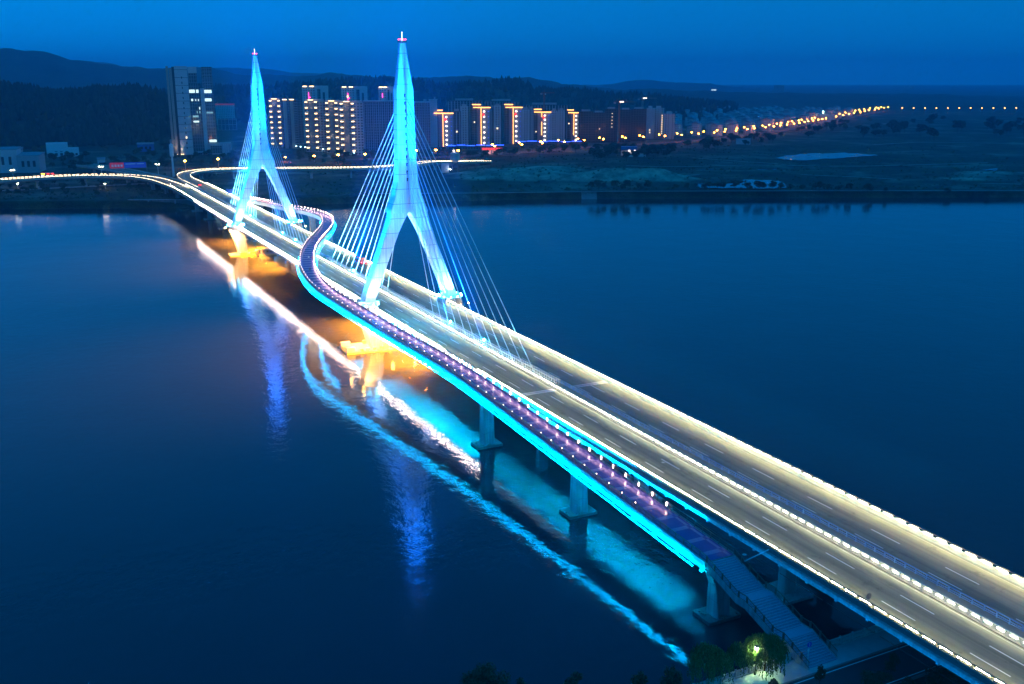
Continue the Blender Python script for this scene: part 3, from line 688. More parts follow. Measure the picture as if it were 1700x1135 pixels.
def tree(name, label, loc, h, cr, n, size, m, seed, cat='tree', group=None, willow=False, th=.32, k=9):
    rr = random.Random(seed); t = thing(name, label, cat, loc, rr.uniform(0, 6), group)
    base = h*th; top = Vector((rr.uniform(-.1, .1)*h*.3, rr.uniform(-.1, .1)*h*.3, h*.72)); r0 = max(.07, h*.022)
    b = MB().tube((0, 0, -.2), (top.x*.4, top.y*.4, base), r0, r0*.75, 7).tube((top.x*.4, top.y*.4, base), tuple(top), r0*.75, r0*.25, 6)
    cl = []
    for i in range(k):
        a = 6.28*i/k+rr.uniform(-.4, .4); q = rr.uniform(.25, .8)*cr; z = base+(h-base)*rr.uniform(.22, .85)
        c = Vector((q*math.cos(a), q*math.sin(a), z)); cl.append((c, cr*rr.uniform(.30, .55), (h-base)*rr.uniform(.14, .26)*(1.6 if willow else 1)))
        b.tube((top.x*.4, top.y*.4, base+(z-base)*.25), tuple(c), r0*.4, r0*.12, 5)
    cl.append((Vector((top.x, top.y, h-(h-base)*.2)), cr*.5, (h-base)*.2)); cl.append((Vector((0, 0, base+(h-base)*.5)), cr*.6, (h-base)*.3))
    b.build('trunk', M_bark, t)
    me = willow_mesh('crown', h, cr, n//9, size*1.7, rr) if willow else leaf_mesh('crown', cl, n, size, rr); me.materials.append(m)
    o = bpy.data.objects.new('crown', me); COL.objects.link(o); o.parent = t
    return t
def onb(px, py): return at(px, py, ZN)
p = onb(1175, 1134); tree('willow_tree', 'dark drooping willow by the quay, the one farthest from the path lamp', (p.x, p.y, ZN), 5.8, 2.7, 5200, .16, M_willow, 11, willow=True)
p = onb(1224, 1122); tree('willow_tree', 'small slim willow between the dark willow and the path lamp', (p.x, p.y, ZN), 5.2, 1.5, 3000, .15, M_willow, 12, willow=True)
p = onb(1276, 1115); tree('willow_tree', 'large willow behind the path lamp, its near side lit green', (p.x-.5, p.y-.3, ZN), 5.7, 2.6, 8000, .16, M_willow, 13, willow=True)
pl = onb(1253, 1119); lamp = thing('path_lamp', 'black path lamp with a white glowing head in front of the lit willow', 'street lamp', (pl.x, pl.y, ZN))
MB().lathe((0, 0, 0), [(.16, 0), (.14, .3), (.06, .4), (.05, 4.0)], 10).build('pole', M_dark, lamp)
MB().lathe((0, 0, 4.0), [(.05, 0), (.24, .1), (.27, .42), (.05, .44)], 12).build('lamp_head', mat('path_lamp_glass', (.8, .8, .8), .4, 0, emit=(.9, 1.0, .82), es=30), lamp)
MB().lathe((0, 0, 4.44), [(.34, 0), (.36, .06), (.08, .24)], 12).build('lamp_cap', M_dark, lamp)
point('path_lamp_light', (pl.x, pl.y, ZN+3.72), 3600, (.62, 1.0, .42), .25)
for px, yt, r, n, lab in ((806, 1104, 3.7, 6500, 'big round dark tree top on the near bank, widest of the row'), (866, 1124, 1.0, 1300, 'lone spindly dark treetop beside the big round tree'), (952, 1122, 1.9, 2600, 'bushy dark treetop midway along the near bank'), (1062, 1112, 1.5, 2400, 'tall dark treetop at the start of the balustrade'), (1112, 1107, 1.5, 2400, 'dark treetop next to the far willow of the quay')):
    p = onb(px, 1172); top = atd(px, yt, math.hypot(*(p-CAM).xy)).z
    tree('bank_tree', lab, (p.x, p.y, ZN-.3), top-ZN+.3, r, n, .17, M_leaf, int(px), k=12, th=.2)
for px, py, h, r, n, lab in ((1360, 1140, 3.6, .8, 900, 'young slim tree on the verge under the stairway sign'), (1478, 1128, 4.6, 1.0, 1100, 'young slim tree standing before the white road line'), (1450, 1148, 3.2, 2.2, 3200, 'wide clipped dark bush beyond the lane road'), (1560, 1142, 3.4, 2.4, 3200, 'dark bush partly under the bridge girder'), (1510, 1150, 2.4, 1.5, 1500, 'low dark bush between two wider bushes'), (1285, 1150, 2.6, .8, 900, 'small dark sapling at the road edge')):
    p = onb(px, py); tree('verge_bush', lab, (p.x, p.y, ZN-.3), h, r, n, .16, M_leaf, int(px)+1, 'shrub', k=12, th=.12 if r > 1.2 else .3)
# stair sign
p = onb(1340, 1106); sg = thing('pole_sign', 'round blue sign on a white pole at the foot of the stairway', 'sign', (p.x, p.y, ZN))
MB().tube((0, 0, 0), (0, 0, 3.9), .06, n=8).build('pole', M_whitesteel, sg)
dsc = MB().tube((.07, 0, 3.6), (.12, 0, 3.6), .42, n=20).build('plate', mat('blue_sign', (.02, .09, .5), .4, .05), sg)
MB().b2((.125, -.05, 3.35), (.13, .05, 3.7)).tube((.122, 0, 3.8), (.13, 0, 3.8), .07, n=8).build('symbol_marking', M_whitesteel, dsc)
MB().box((0, 0, 2.6), (.1, .3, .25)).build('control_box', M_whitesteel, sg)
p = onb(1510, 1075); t = thing('lamp_post', 'thin dark unlit post on the pavement beside the girder', 'post', (p.x, p.y, ZN))
MB().tube((0, 0, 0), (0, 0, 3.0), .05, n=8).build('pole', M_dark, t); MB().ball((0, 0, 3.1), .16, 8).build('lamp_head', M_steel, t)
# ------------------------------------------------------------------ water
def water_mat(name, rough, bump):
    m = mat(name, (.020, .027, .040), rough, 0.0); nt = m.node_tree; b = nt.nodes['Principled BSDF']
    b.inputs['IOR'].default_value = 1.333; b.inputs['Specular IOR Level'].default_value = .5
    tc = nt.nodes.new('ShaderNodeTexCoord'); hs = []
    for s, st in ((.35, .9), (1.6, .25), (.05, 2.0)):
        n = nt.nodes.new('ShaderNodeTexNoise'); n.inputs['Scale'].default_value = s; n.inputs['Detail'].default_value = 3
        nt.links.new(tc.outputs['Object'], n.inputs['Vector'])
        mu = nt.nodes.new('ShaderNodeMath'); mu.operation = 'MULTIPLY'; mu.inputs[1].default_value = st; nt.links.new(n.outputs['Fac'], mu.inputs[0]); hs.append(mu.outputs[0])
    a = nt.nodes.new('ShaderNodeMath'); nt.links.new(hs[0], a.inputs[0]); nt.links.new(hs[1], a.inputs[1])
    a2 = nt.nodes.new('ShaderNodeMath'); nt.links.new(a.outputs[0], a2.inputs[0]); nt.links.new(hs[2], a2.inputs[1])
    bp = nt.nodes.new('ShaderNodeBump'); bp.inputs['Strength'].default_value = 1.0; bp.inputs['Distance'].default_value = bump
    nt.links.new(a2.outputs[0], bp.inputs['Height']); nt.links.new(bp.outputs[0], b.inputs['Normal'])
    return m
M_water = water_mat('river_water', .022, .07)
struct(MB().rings([[cf(-1500, -400, 0), cf(-1500, 1000, 0)], [cf(1500, -400, 0), cf(1500, 1000, 0)]], closed=False, cap=False).build('river_water', M_water))
# ------------------------------------------------------------------ far bank
BANK = [(-2000, 620), (-342, 666), (-224, 673), (-106, 700), (22, 725), (199, 732), (373, 736), (2000, 745)]
bank_b = lambda a: float(np.interp(a, [p[0] for p in BANK], [p[1] for p in BANK]))
ZG = 5.0
MOUNDS = []
for px, py, ra, rb, h in ((880, 296, 62, 34, 6.5), (905, 284, 40, 22, 5), (830, 290, 45, 24, 4), (1050, 301, 50, 17, 6.5), (1090, 299, 32, 15, 5), (1005, 299, 28, 16, 4), (1250, 285, 90, 20, 2.0), (1600, 300, 60, 24, 2.5), (1650, 290, 50, 30, 3)):
    a, b_ = ab(at(px, py, ZG)); MOUNDS.append((a, b_, ra, rb, h))
def fbm(x, y, s): return mnoise.fractal(Vector((x/s, y/s, 3.1)), 1.0, 2.0, 5)
def ground_z(a, b):
    d = b-bank_b(a)
    if d < 0: return -1.5
    if d < 5.5: return -.3+(ZG-.2)*min(1, d/4.4)+.12*fbm(a, b, 3)
    z = ZG-.1+.35*fbm(a, b, 40)*min(1, (d-5.5)/20)
    for (ma, mb, ra, rb, h) in MOUNDS:
        q = ((a-ma)/ra)**2+((b-mb)/rb)**2
        if q < 6: z += h*math.exp(-q*1.3)*(1+.25*fbm(a, b, 14))
    return z
aa = [-9000, -6000, -4000, -2500, -1500, -1000, -800]+list(np.arange(-640, 760, 7))+[850, 1000, 1500, 2500, 4000, 6000, 9000]
dd = [-3, 0, 1, 2, 3, 4, 4.6, 5.6, 7, 9, 12, 15, 17]+list(np.arange(20, 330, 6))+list(np.arange(336, 900, 22))+[1000, 1200, 1500, 2000, 2600, 3400, 4600, 6500, 9000, 13000]
V = []; Fc = []
for d in dd:
    for a in aa:
        b_ = bank_b(a)+d; V.append(tuple(cf(a, b_, ground_z(a, b_))))
nA = len(aa)
for i in range(len(dd)-1):
    for j in range(nA-1): Fc.append((i*nA+j, i*nA+j+1, (i+1)*nA+j+1, (i+1)*nA+j))
def ground_mat():
    m = mat('far_ground', (.05, .06, .03), .95, 0.0); nt = m.node_tree; b = nt.nodes['Principled BSDF']
    tc = nt.nodes.new('ShaderNodeTexCoord')
    def N(s, d=6, r=.6):
        n = nt.nodes.new('ShaderNodeTexNoise'); n.inputs['Scale'].default_value = s; n.inputs['Detail'].default_value = d; n.inputs['Roughness'].default_value = r
        nt.links.new(tc.outputs['Object'], n.inputs['Vector']); return n.outputs['Fac']
    def ramp(f, stops):
        r = nt.nodes.new('ShaderNodeValToRGB'); e = r.color_ramp.elements
        while len(e) < len(stops): e.new(.5)
        for x, (p, c) in zip(e, stops): x.position = p; x.color = tuple(c)+(1,)
        nt.links.new(f, r.inputs[0]); return r.outputs[0]
    base = ramp(N(.012), [(.34, (.015, .024, .009)), (.49, (.035, .05, .018)), (.56, (.08, .075, .05)), (.68, (.20, .18, .13))])
    det = ramp(N(.045, 9, .75), [(.38, (.22, .26, .24)), (.60, (1.45, 1.4, 1.3))])
    mx = nt.nodes.new('ShaderNodeMix'); mx.data_type = 'RGBA'; mx.blend_type = 'MULTIPLY'; mx.inputs[0].default_value = 1
    ge = nt.nodes.new('ShaderNodeNewGeometry'); sp = nt.nodes.new('ShaderNodeSeparateXYZ'); nt.links.new(ge.outputs['Position'], sp.inputs[0])
    mr = nt.nodes.new('ShaderNodeMapRange'); mr.inputs['From Min'].default_value = 6.2; mr.inputs['From Max'].default_value = 7.4; nt.links.new(sp.outputs['Z'], mr.inputs['Value'])
    sm = nt.nodes.new('ShaderNodeMix'); sm.data_type = 'RGBA'; sm.inputs[7].default_value = (.34, .30, .23, 1); nt.links.new(mr.outputs[0], sm.inputs[0]); nt.links.new(base, sm.inputs[6])
    nt.links.new(sm.outputs[2], mx.inputs[6]); nt.links.new(det, mx.inputs[7]); nt.links.new(mx.outputs[2], b.inputs['Base Color'])
    bp = nt.nodes.new('ShaderNodeBump'); bp.inputs['Distance'].default_value = 1.5; bp.inputs['Strength'].default_value = .8
    nt.links.new(N(.25, 6, .7), bp.inputs['Height']); nt.links.new(bp.outputs[0], b.inputs['Normal'])
    return m
g = MB(); g.v = V; g.f = Fc; struct(g.build('far_ground', ground_mat(), smooth=True))
def gpt(px, py, lift=0.0):
    p = at(px, py, ZG); a, b_ = ab(p); p.z = ground_z(a, b_)+lift; return p
# ponds, sand spread, strips of road
M_pond = water_mat('pond_water', .12, .002)
def patch(name, px_pts, m, z):
    q = [Vector((x, y)) for x, y in px_pts]; c = []; rp_ = random.Random(len(q)+int(q[0].x))
    for u, v_ in zip(q, q[1:]+q[:1]):
        for k in range(6): s_ = u.lerp(v_, k/6); c.append(at(s_.x+rp_.uniform(-6, 6), s_.y+rp_.uniform(-.8, .8), ZG))
    b = MB(); b.v = [(p.x, p.y, z) for p in c]; b.f = [tuple(range(len(c)))]
    return struct(b.build(name, m))
patch('pond_water', [(1288, 262), (1310, 258), (1345, 255), (1400, 254), (1450, 257), (1452, 259), (1400, 262), (1345, 266), (1300, 266)], M_pond, ZG+.75)
patch('pond_water', [(1152, 306), (1190, 304), (1230, 305), (1236, 299), (1280, 300), (1300, 302), (1310, 312), (1270, 314), (1210, 313), (1165, 312)], M_pond, ZG+.75)
patch('pond_water', [(1158, 283), (1180, 282), (1212, 283), (1200, 285), (1170, 285)], M_pond, ZG+.7)
patch('pond_water', [(1255, 281), (1290, 281), (1285, 283), (1258, 283)], M_pond, ZG+.7)
patch('pond_water', [(1622, 286), (1640, 282), (1655, 280), (1650, 284), (1630, 287)], M_pond, ZG+.9)
M_sand = mat('sand', (.20, .17, .12), .95, .35, .08, .3)
def road_strip(name, pts_px, w, m, z):
    pth = smooth_path([at(x, y, ZG) for x, y in pts_px], 12); b = MB().sweep([Vector((p.x, p.y, z)) for p in pth], [(-w/2, -.3), (w/2, -.3), (w/2, 0), (-w/2, 0)])
    return struct(b.build(name, m))
M_road2 = mat('grey_road', (.09, .088, .085), .8, .2, .1)
ROADC = [(560, 266), (700, 262), (800, 258), (900, 251), (960, 246), (1040, 241), (1120, 236), (1180, 231), (1240, 224), (1300, 216), (1350, 207), (1400, 197), (1440, 188.5), (1470, 183.5)]
road_strip('riverside_road', ROADC, 22, M_road2, ZG+.7)
for k_, pts_ in enumerate(([(770, 300), (860, 303), (960, 300), (1080, 296), (1160, 290)], [(1040, 275), (1120, 277), (1260, 274), (1420, 276), (1640, 270)], [(1330, 290), (1460, 296), (1560, 303), (1700, 306)], [(1150, 262), (1230, 268), (1290, 272)], [(1450, 240), (1540, 236), (1700, 239)])): road_strip('dirt_track', pts_, 3.4, mat('dirt', (.27, .25, .21), .95, .3, .1), ZG+.62)
road_strip('bank_path', [(620, 320.5), (800, 319.5), (1000, 317), (1300, 316), (1700, 315.5)], 2.6, mat('pale_path', (.25, .24, .22), .8, .2, .3), ZG+.12)
# bank wall of pale stone at the left approach and the slip of concrete steps on the far bank
w_ = thing('retaining_wall', 'weathered pale retaining wall at the water under the far end of the bridge', 'wall', tuple(cf(-226, bank_b(-226)+3.2, 0)))
w_.rotation_euler = (0, 0, math.atan2(RT[1], RT[0]))
MB().b2((-34, 0, -1), (24, 1.0, 5.2)).build('wall_face', mat('stained_wall', (.24, .19, .17), .85, .35, .25, .3), w_)
MB().b2((-34.2, -.2, 5.2), (24.2, 1.2, 5.5)).build('coping', M_conc, w_)
for x in (-20, -2, 14): MB().b2((x-.4, -.5, -1), (x+.4, 0, 5.0)).build('buttress', M_conc, w_)
pp = at(978, 329.5, 0); s_ = thing('boat_slip', 'pale concrete slip running down the far bank into the water', 'slipway', (pp.x, pp.y, 0)); s_.rotation_euler = (0, 0, math.atan2(RT[1], RT[0]))
M_slip = mat('dull_concrete', (.20, .20, .19), .85, .3, .5)
MB().rings([[(-5, -2, -.9), (5, -2, -.9), (5, -2, -.2), (-5, -2, -.2)], [(-5, 4.5, 3.5), (5, 4.5, 3.5), (5, 4.5, 5.1), (-5, 4.5, 5.1)]]).build('ramp_slab', M_slip, s_)
for x in (-5.3, 5.3): MB().rings([[(x-.3, -2, -.9), (x+.3, -2, -.9), (x+.3, -2, .0), (x-.3, -2, .0)], [(x-.3, 4.5, 3.5), (x+.3, 4.5, 3.5), (x+.3, 4.5, 5.5), (x-.3, 4.5, 5.5)]]).build('side_wall', M_slip, s_)

# ------------------------------------------------------------------ hills
def forest_mat(name, c0, c1, s):
    m = mat(name, c0, .95, 0); nt = m.node_tree; b = nt.nodes['Principled BSDF']; tc = nt.nodes.new('ShaderNodeTexCoord')
    n = nt.nodes.new('ShaderNodeTexNoise'); n.inputs['Scale'].default_value = s; n.inputs['Detail'].default_value = 8; n.inputs['Roughness'].default_value = .7
    nt.links.new(tc.outputs['Object'], n.inputs['Vector']); r = nt.nodes.new('ShaderNodeValToRGB'); r.color_ramp.elements[0].position = .35; r.color_ramp.elements[1].position = .68
    r.color_ramp.elements[0].color = tuple(c0)+(1,); r.color_ramp.elements[1].color = tuple(c1)+(1,)
    nt.links.new(n.outputs['Fac'], r.inputs[0]); nt.links.new(r.outputs[0], b.inputs['Base Color']); return m
def hill(name, prof, d0, dr, d1, nx, nd, rough, m, trees=0, th=6):
    xs = np.linspace(prof[0][0], prof[-1][0], nx); V = []; Fc = []
    for x in xs:
        y = float(np.interp(x, [p[0] for p in prof], [p[1] for p in prof])); top = atd(x, y, dr).z
        for k in range(nd):
            t = k/(nd-1); d = d0+(d1-d0)*t
            s = (d-d0)/(dr-d0) if d < dr else (d1-d)/(d1-dr)
            s = max(0, min(1, s)); s = s*s*(3-2*s)
            p = atd(x, 500, d); p = CAM+(p-CAM); h = ZG-2+(top-ZG+2)*s
            nz = rough*(fbm(p.x, p.y, rough*14)*.9+.35*fbm(p.x+99, p.y, rough*3.5))*min(1, s*3)
            V.append((p.x, p.y, h+nz))
    for i in range(nx-1):
        for k in range(nd-1): Fc.append((i*nd+k, (i+1)*nd+k, (i+1)*nd+k+1, i*nd+k+1))
    g = MB(); g.v = V; g.f = Fc; struct(g.build(name, m, smooth=True))
    if trees:
        Vn = np.array(V); rr = random.Random(nx); g = MB()
        for _ in range(trees):
            v = Vn[rr.randrange(len(Vn))]
            if v[2] < ZG+3: continue
            r = th*rr.uniform(.25, .5); h = th*rr.uniform(.7, 1.4); x = v[0]+rr.uniform(-9, 9); y = v[1]+rr.uniform(-9, 9); o = len(g.v)
            for q in range(5): g.v.append((x+r*math.cos(q*1.257), y+r*math.sin(q*1.257), v[2]+h*.25))
            g.v.append((x+rr.uniform(-.3, .3)*r, y, v[2]+h)); g.v.append((x, y, v[2]-3))
            for q in range(5): g.f.append((o+q, o+(q+1) % 5, o+5)); g.f.append((o+(q+1) % 5, o+q, o+6))
        g.build('hillside_forest', m, kind='stuff')
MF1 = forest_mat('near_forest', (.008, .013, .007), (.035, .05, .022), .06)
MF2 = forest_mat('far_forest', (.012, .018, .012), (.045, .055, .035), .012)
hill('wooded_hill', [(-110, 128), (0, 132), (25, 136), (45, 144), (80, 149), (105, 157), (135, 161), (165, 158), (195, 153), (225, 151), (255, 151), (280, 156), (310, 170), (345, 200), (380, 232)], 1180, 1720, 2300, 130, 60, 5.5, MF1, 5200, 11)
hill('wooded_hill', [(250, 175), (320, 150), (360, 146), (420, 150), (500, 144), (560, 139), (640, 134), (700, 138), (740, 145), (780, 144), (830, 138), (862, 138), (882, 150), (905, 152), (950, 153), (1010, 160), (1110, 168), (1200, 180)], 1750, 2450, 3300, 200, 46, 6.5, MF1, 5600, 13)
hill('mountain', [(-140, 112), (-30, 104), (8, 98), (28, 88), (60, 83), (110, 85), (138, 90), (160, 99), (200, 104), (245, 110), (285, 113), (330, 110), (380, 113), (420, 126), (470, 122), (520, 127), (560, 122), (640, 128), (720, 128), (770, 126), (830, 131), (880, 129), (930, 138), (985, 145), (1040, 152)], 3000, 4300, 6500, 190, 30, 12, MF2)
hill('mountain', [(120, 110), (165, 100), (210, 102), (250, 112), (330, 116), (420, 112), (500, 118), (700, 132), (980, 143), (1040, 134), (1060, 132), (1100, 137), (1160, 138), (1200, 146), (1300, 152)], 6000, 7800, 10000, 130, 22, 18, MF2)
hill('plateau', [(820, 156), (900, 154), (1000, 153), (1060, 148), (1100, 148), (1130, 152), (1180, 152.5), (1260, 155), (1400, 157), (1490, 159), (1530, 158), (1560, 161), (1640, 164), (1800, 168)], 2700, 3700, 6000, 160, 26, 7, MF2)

# ------------------------------------------------------------------ buildings across the river
def place(name, label, cat, x0, x1, ytop, ybase, yaw=0.0, group=None, z=ZG):
    d = dist_at(ybase, z); a, b = atd(x0, ybase, d), atd(x1, ybase, d); p = (a+b)/2; top = atd((x0+x1)/2, ytop, d).z
    t = thing(name, label, cat, (p.x, p.y, z), face_cam(p)+R(yaw), group)
    return t, (b-a).length, top-z
M_tan = mat('tan_cladding', (.34, .30, .25), .7, .12, .3)
M_grey = mat('grey_render', (.36, .37, .39), .75, .12, .3)
M_pale = mat('pale_render', (.5, .51, .52), .75, .12, .3)
M_glass = mat('blue_grey_glass', (.05, .07, .09), .12, .3, .1, spec=.8)
F_dark = facade('dark_facade', (.10, .11, .13), (.02, .025, .03), 3.2, 2.9, .5)
F_grey = facade('grey_facade', (.34, .35, .37), (.03, .035, .045), 3.4, 2.9, .75)
F_pale = facade('pale_facade', (.5, .51, .52), (.04, .05, .06), 3.0, 2.9, .8)
F_glass = facade('glass_facade', (.18, .20, .22), (.035, .05, .065), 2.4, 3.6, .25, grough=.08)
F_shell = facade('unfinished_facade', (.055, .065, .065), (.02, .022, .025), 3.4, 3.0, .45)
M_lit = mat('lit_office_window', (.6, .6, .6), .4, .0, emit=(.62, .88, .82), es=1.5)
M_lit2 = mat('lit_room_window', (.6, .6, .5), .4, .0, emit=(1.0, .75, .42), es=2.2)
M_warm = mat('warm_balcony_light', (.8, .7, .5), .5, 0, emit=(1.0, .66, .28), es=7.5)
M_gold = mat('gold_light_strip', (.8, .6, .3), .5, 0, emit=(1.0, .40, .07), es=5.0)
M_globe = mat('white_balcony_light', (.8, .8, .8), .5, 0, emit=(1.0, .82, .66), es=8.0)
M_bluel = mat('blue_light', (.2, .3, .8), .5, 0, emit=(.02, .08, 1.0), es=7.0)
M_orn = mat('red_ornament_light', (.8, .1, .1), .5, 0, emit=(1.0, .03, .015), es=2.2)
M_magenta = mat('magenta_light', (.8, .1, .5), .5, 0, emit=(1.0, .05, .3), es=5.0)

# office tower
t, Wd, H = place('office_tower', 'tall slab office tower of glass and pale fins with a few bright floors', 'office tower', 286, 362, 108.5, 250)
x = lambda px: (px-324)/76*Wd
hz = lambda py: (250-py)/141.5*H
fin = MB().b2((x(286.5), -1.0, 0), (x(290), 9, hz(109))).b2((x(291.5), -1.6, 0), (x(296), 10, hz(112))).build('stone_fin', M_tan, t)
MB().b2((x(296), 2.0, 0), (x(300), 16, hz(110))).build('recessed_core', M_dark, t)
MB().b2((x(300), -2.0, 0), (x(321), 15, hz(109))).build('stone_slab', M_pale, t)
bands = MB()
for k in range(1, 12): bands.b2((x(300)-.05, -2.12, H*k/11.5-.2), (x(321)+.05, -2.0, H*k/11.5+.2))
bands.build('joint_groove', M_dark, t)
for k in range(15): MB().b2((x(310.2), -2.16, hz(127+8*k)-1.1), (x(312.0), -2.02, hz(127+8*k)+1.1)).build('slot_window', M_glass, t)
MB().b2((x(310.2), -2.3, hz(222)-1.1), (x(312.4), -2.17, hz(222)+1.1)).build('lit_window', M_lit2, t)
MB().b2((x(322), 3.0, 0), (x(336), 20, hz(111))).build('rear_block', F_glass, t)
MB().b2((x(322), 2.4, hz(120)), (x(336.5), 2.95, hz(110))).build('parapet_panel', M_pale, t)
MB().b2((x(321.2), -.8, 0), (x(340), 2.2, hz(136))).build('glass_front', F_glass, t)
MB().b2((x(340), -1.8, 0), (x(346.5), 3, hz(144))).build('stone_pier', M_pale, t)
MB().b2((x(344), 1.2, 0), (x(361.5), 22, hz(110))).build('glass_wing', F_glass, t)
fl = MB()
for k in range(26): fl.b2((x(346.6), 1.0, H*k/26.5-.12), (x(361.8), 1.2, H*k/26.5+.12))
fl.build('floor_band_pattern', M_grey, t)
for a_, b_, c_, d_ in ((321.8, 331, 146, 151), (333, 337, 146, 151), (344.5, 358.5, 146.5, 151.5), (344.5, 357.5, 160, 164.5), (330.5, 332, 161, 164), (335, 336.6, 161, 164), (336, 337.6, 173.5, 177.5), (331.5, 333, 180, 183.5), (335.8, 337.6, 180, 183.5), (324.5, 334, 187, 190), (325, 334, 195.5, 198), (349, 361, 226.5, 230.5), (324, 327, 160.5, 164), (347.5, 358.5, 181.5, 184)):
    yy = -1.0 if a_ < 340 else .85
    MB().b2((x(a_), yy-.14, hz(d_)), (x(b_), yy+.1, hz(c_))).build('lit_window', M_lit if d_ < 178 or d_ > 190 else mat('dim_office_window', (.5, .5, .5), .4, 0, emit=(.4, .8, .75), es=.5), t)
for px in (289.5, 294, 300.8, 303.5):
    MB().box((x(px), -2.9, .6), (.6, .6, .6)).build('flood_lamp', M_warm, t)
q = Vector((x(293), -5.0, 1.0)); mw = Matrix.Translation(t.location) @ Matrix.Rotation(t.rotation_euler.z, 4, 'Z')
for px in (291, 302): spot('facade_beam', mw @ Vector((x(px), -3.4, 1.0)), mw @ Vector((x(px), .3, 40)), 9000, (1.0, .72, .45), 50, .8, None, .3)
MB().b2((x(346), -6, 0), (x(385), 14, hz(232))).build('podium', M_grey, t)
MB().b2((x(350), -6.25, 1.5), (x(369), -6.0, hz(236))).build('podium_glazing', F_glass, t)
for px in (371, 374.5, 378): MB().b2((x(px), -7.2, 0), (x(px)+1.1, -6.0, hz(233))).build('podium_column', M_pale, t)
MB().b2((x(325), -10, hz(246)), (x(346), -3, hz(245))).build('canopy_roof', M_pale, t)
for px in (327, 336): MB().tube((x(px), -9, 0), (x(px), -9, hz(246)), .25).build('canopy_column', M_pale, t)
MB().b2((x(283), 2, 0), (x(296), 14, hz(226))).build('annex', M_grey, t)

# slab-and-roof institute beside it
t, Wd, H = place('institute_building', 'long white building with a red roof edge behind the farther tower', 'building', 360, 391, 172, 205)
MB().b2((-Wd/2, 0, 0), (Wd/2, 14, H-1.5)).build('body', F_pale, t)
MB().b2((-Wd/2-.5, -.6, H-1.5), (Wd/2+.5, 14.6, H+.5)).build('roof', mat('glowing_red_roof', (.5, .09, .07), .6, .15, .5, emit=(1, .08, .12), es=.12), t)  # roof given a faint red glow so it reads red under the blue sky
t, Wd, H = place('institute_building', 'lower stepped white wing beside the red-roofed building', 'building', 391, 418, 178, 192)
MB().b2((-Wd/2, 0, -8), (Wd/2*.5, 14, H)).build('body', F_pale, t); MB().b2((Wd/2*.5, 2, -8), (Wd/2, 12, H-4)).build('wing', F_pale, t)
t, Wd, H = place('institute_building', 'white frame building with open floors below the red-roofed one', 'building', 362, 393, 196, 212, z=ZG+1)
MB().b2((-Wd/2, 1, 0), (Wd/2, 12, H)).build('body', F_dark, t)
g = MB()
for k in range(3): g.b2((-Wd/2, -.2, H*k/2.2), (Wd/2, 1.0, H*k/2.2+.5))
for k in range(6): g.b2((-Wd/2+Wd*k/5-.3, -.2, 0), (-Wd/2+Wd*k/5+.3, .99, H))
g.build('concrete_frame', M_pale, t)

# apartment group with warm stacked balcony lights
def balcony_block(label, x0, x1, ytop, ybase, cols, fins, nl=9):
    t, Wd, H = place('apartment_tower', label, 'apartment tower', x0, x1, ytop, ybase, 0, 'apartment towers by the hill')
    X = lambda px: (px-(x0+x1)/2)/(x1-x0)*Wd
    MB().b2((-Wd/2, 1.5, 0), (Wd/2, 18, H-1)).build('body', F_grey, t)
    MB().b2((-Wd/2+1, 2.5, H-1), (Wd/2-1, 16, H+1.2)).build('roof', M_grey, t)
    for a, b in fins:
        MB().b2((X(a), -1.2, 0), (X(b), 1.5, H+.6)).build('stone_fin', M_tan, t)
        MB().b2((X(a)-.6, -1.7, H+.3), (X(b)+.8, -1.1, H+.8)).build('roof_light', M_warm, t)
        mw_ = Matrix.Translation(t.location) @ Matrix.Rotation(t.rotation_euler.z, 4, 'Z'); xm = (X(a)+X(b))/2
        for zz in (H+2, H*.45): spot('fin_beam', mw_ @ Vector((xm, -4.2, zz)), mw_ @ Vector((xm, -1.2, zz-16)), 2600, (1.0, .66, .42), 70, .8, None, .3)
    for c in cols:
        s = MB()
        for k in range(nl*2): s.b2((X(c)-1.6, -.6, H*(k+.1)/(nl*2)-.15), (X(c)+1.6, 1.5, H*(k+.1)/(nl*2)+.1))
        s.build('balcony_slab_pattern', M_pale, t)
        MB().b2((X(c)-1.9, -.8, 0), (X(c)-1.6, 1.5, H)).build('balcony_wall', M_pale, t)
        for k in range(nl):
            z = H*(k+.9)/nl-1.1
            MB().b2((X(c)-1.4, -.75, z-.35), (X(c)+1.3, -.2, z+.35)).build('balcony_light', M_warm, t)
    return t
balcony_block('apartment tower with stacked warm balcony lights, the one nearest the farther bridge tower', 451, 470, 164, 241, [453, 466.5], [(456, 462.5)])
t, Wd, H = place('apartment_tower', 'unlit-sided apartment tower between two with stacked balcony lights', 'apartment tower', 471, 505, 166, 243, 0, 'apartment towers by the hill')
MB().b2((-Wd/2, 0, 0), (Wd/2, 16, H)).build('body', F_dark, t)
for f in (-.42, -.08): MB().b2((Wd*f, -1.4, 0), (Wd*f+4.0, 0, H+1)).build('stone_fin', M_tan, t); MB().b2((Wd*f-.5, -1.9, H+.8), (Wd*f+4.5, -1.2, H+1.4)).build('roof_light', M_warm, t)
g = MB()
for k in range(20): g.b2((Wd*.02+1.5, -1.0, H*k/20), (Wd*.02+5.5, 0, H*k/20+.3))
g.build('balcony_slab_pattern', M_pale, t)
balcony_block('apartment tower with stacked warm balcony lights, first of the row of three', 509, 543, 166, 249, [512, 527.5], [(516, 522.5)])
balcony_block('apartment tower with stacked warm balcony lights, middle of the row of three', 543, 569, 167.5, 251, [546, 561], [(550, 557)])
balcony_block('apartment tower with stacked warm balcony lights, last of the row of three', 567, 606, 168.5, 255, [570, 588], [(575, 582)])
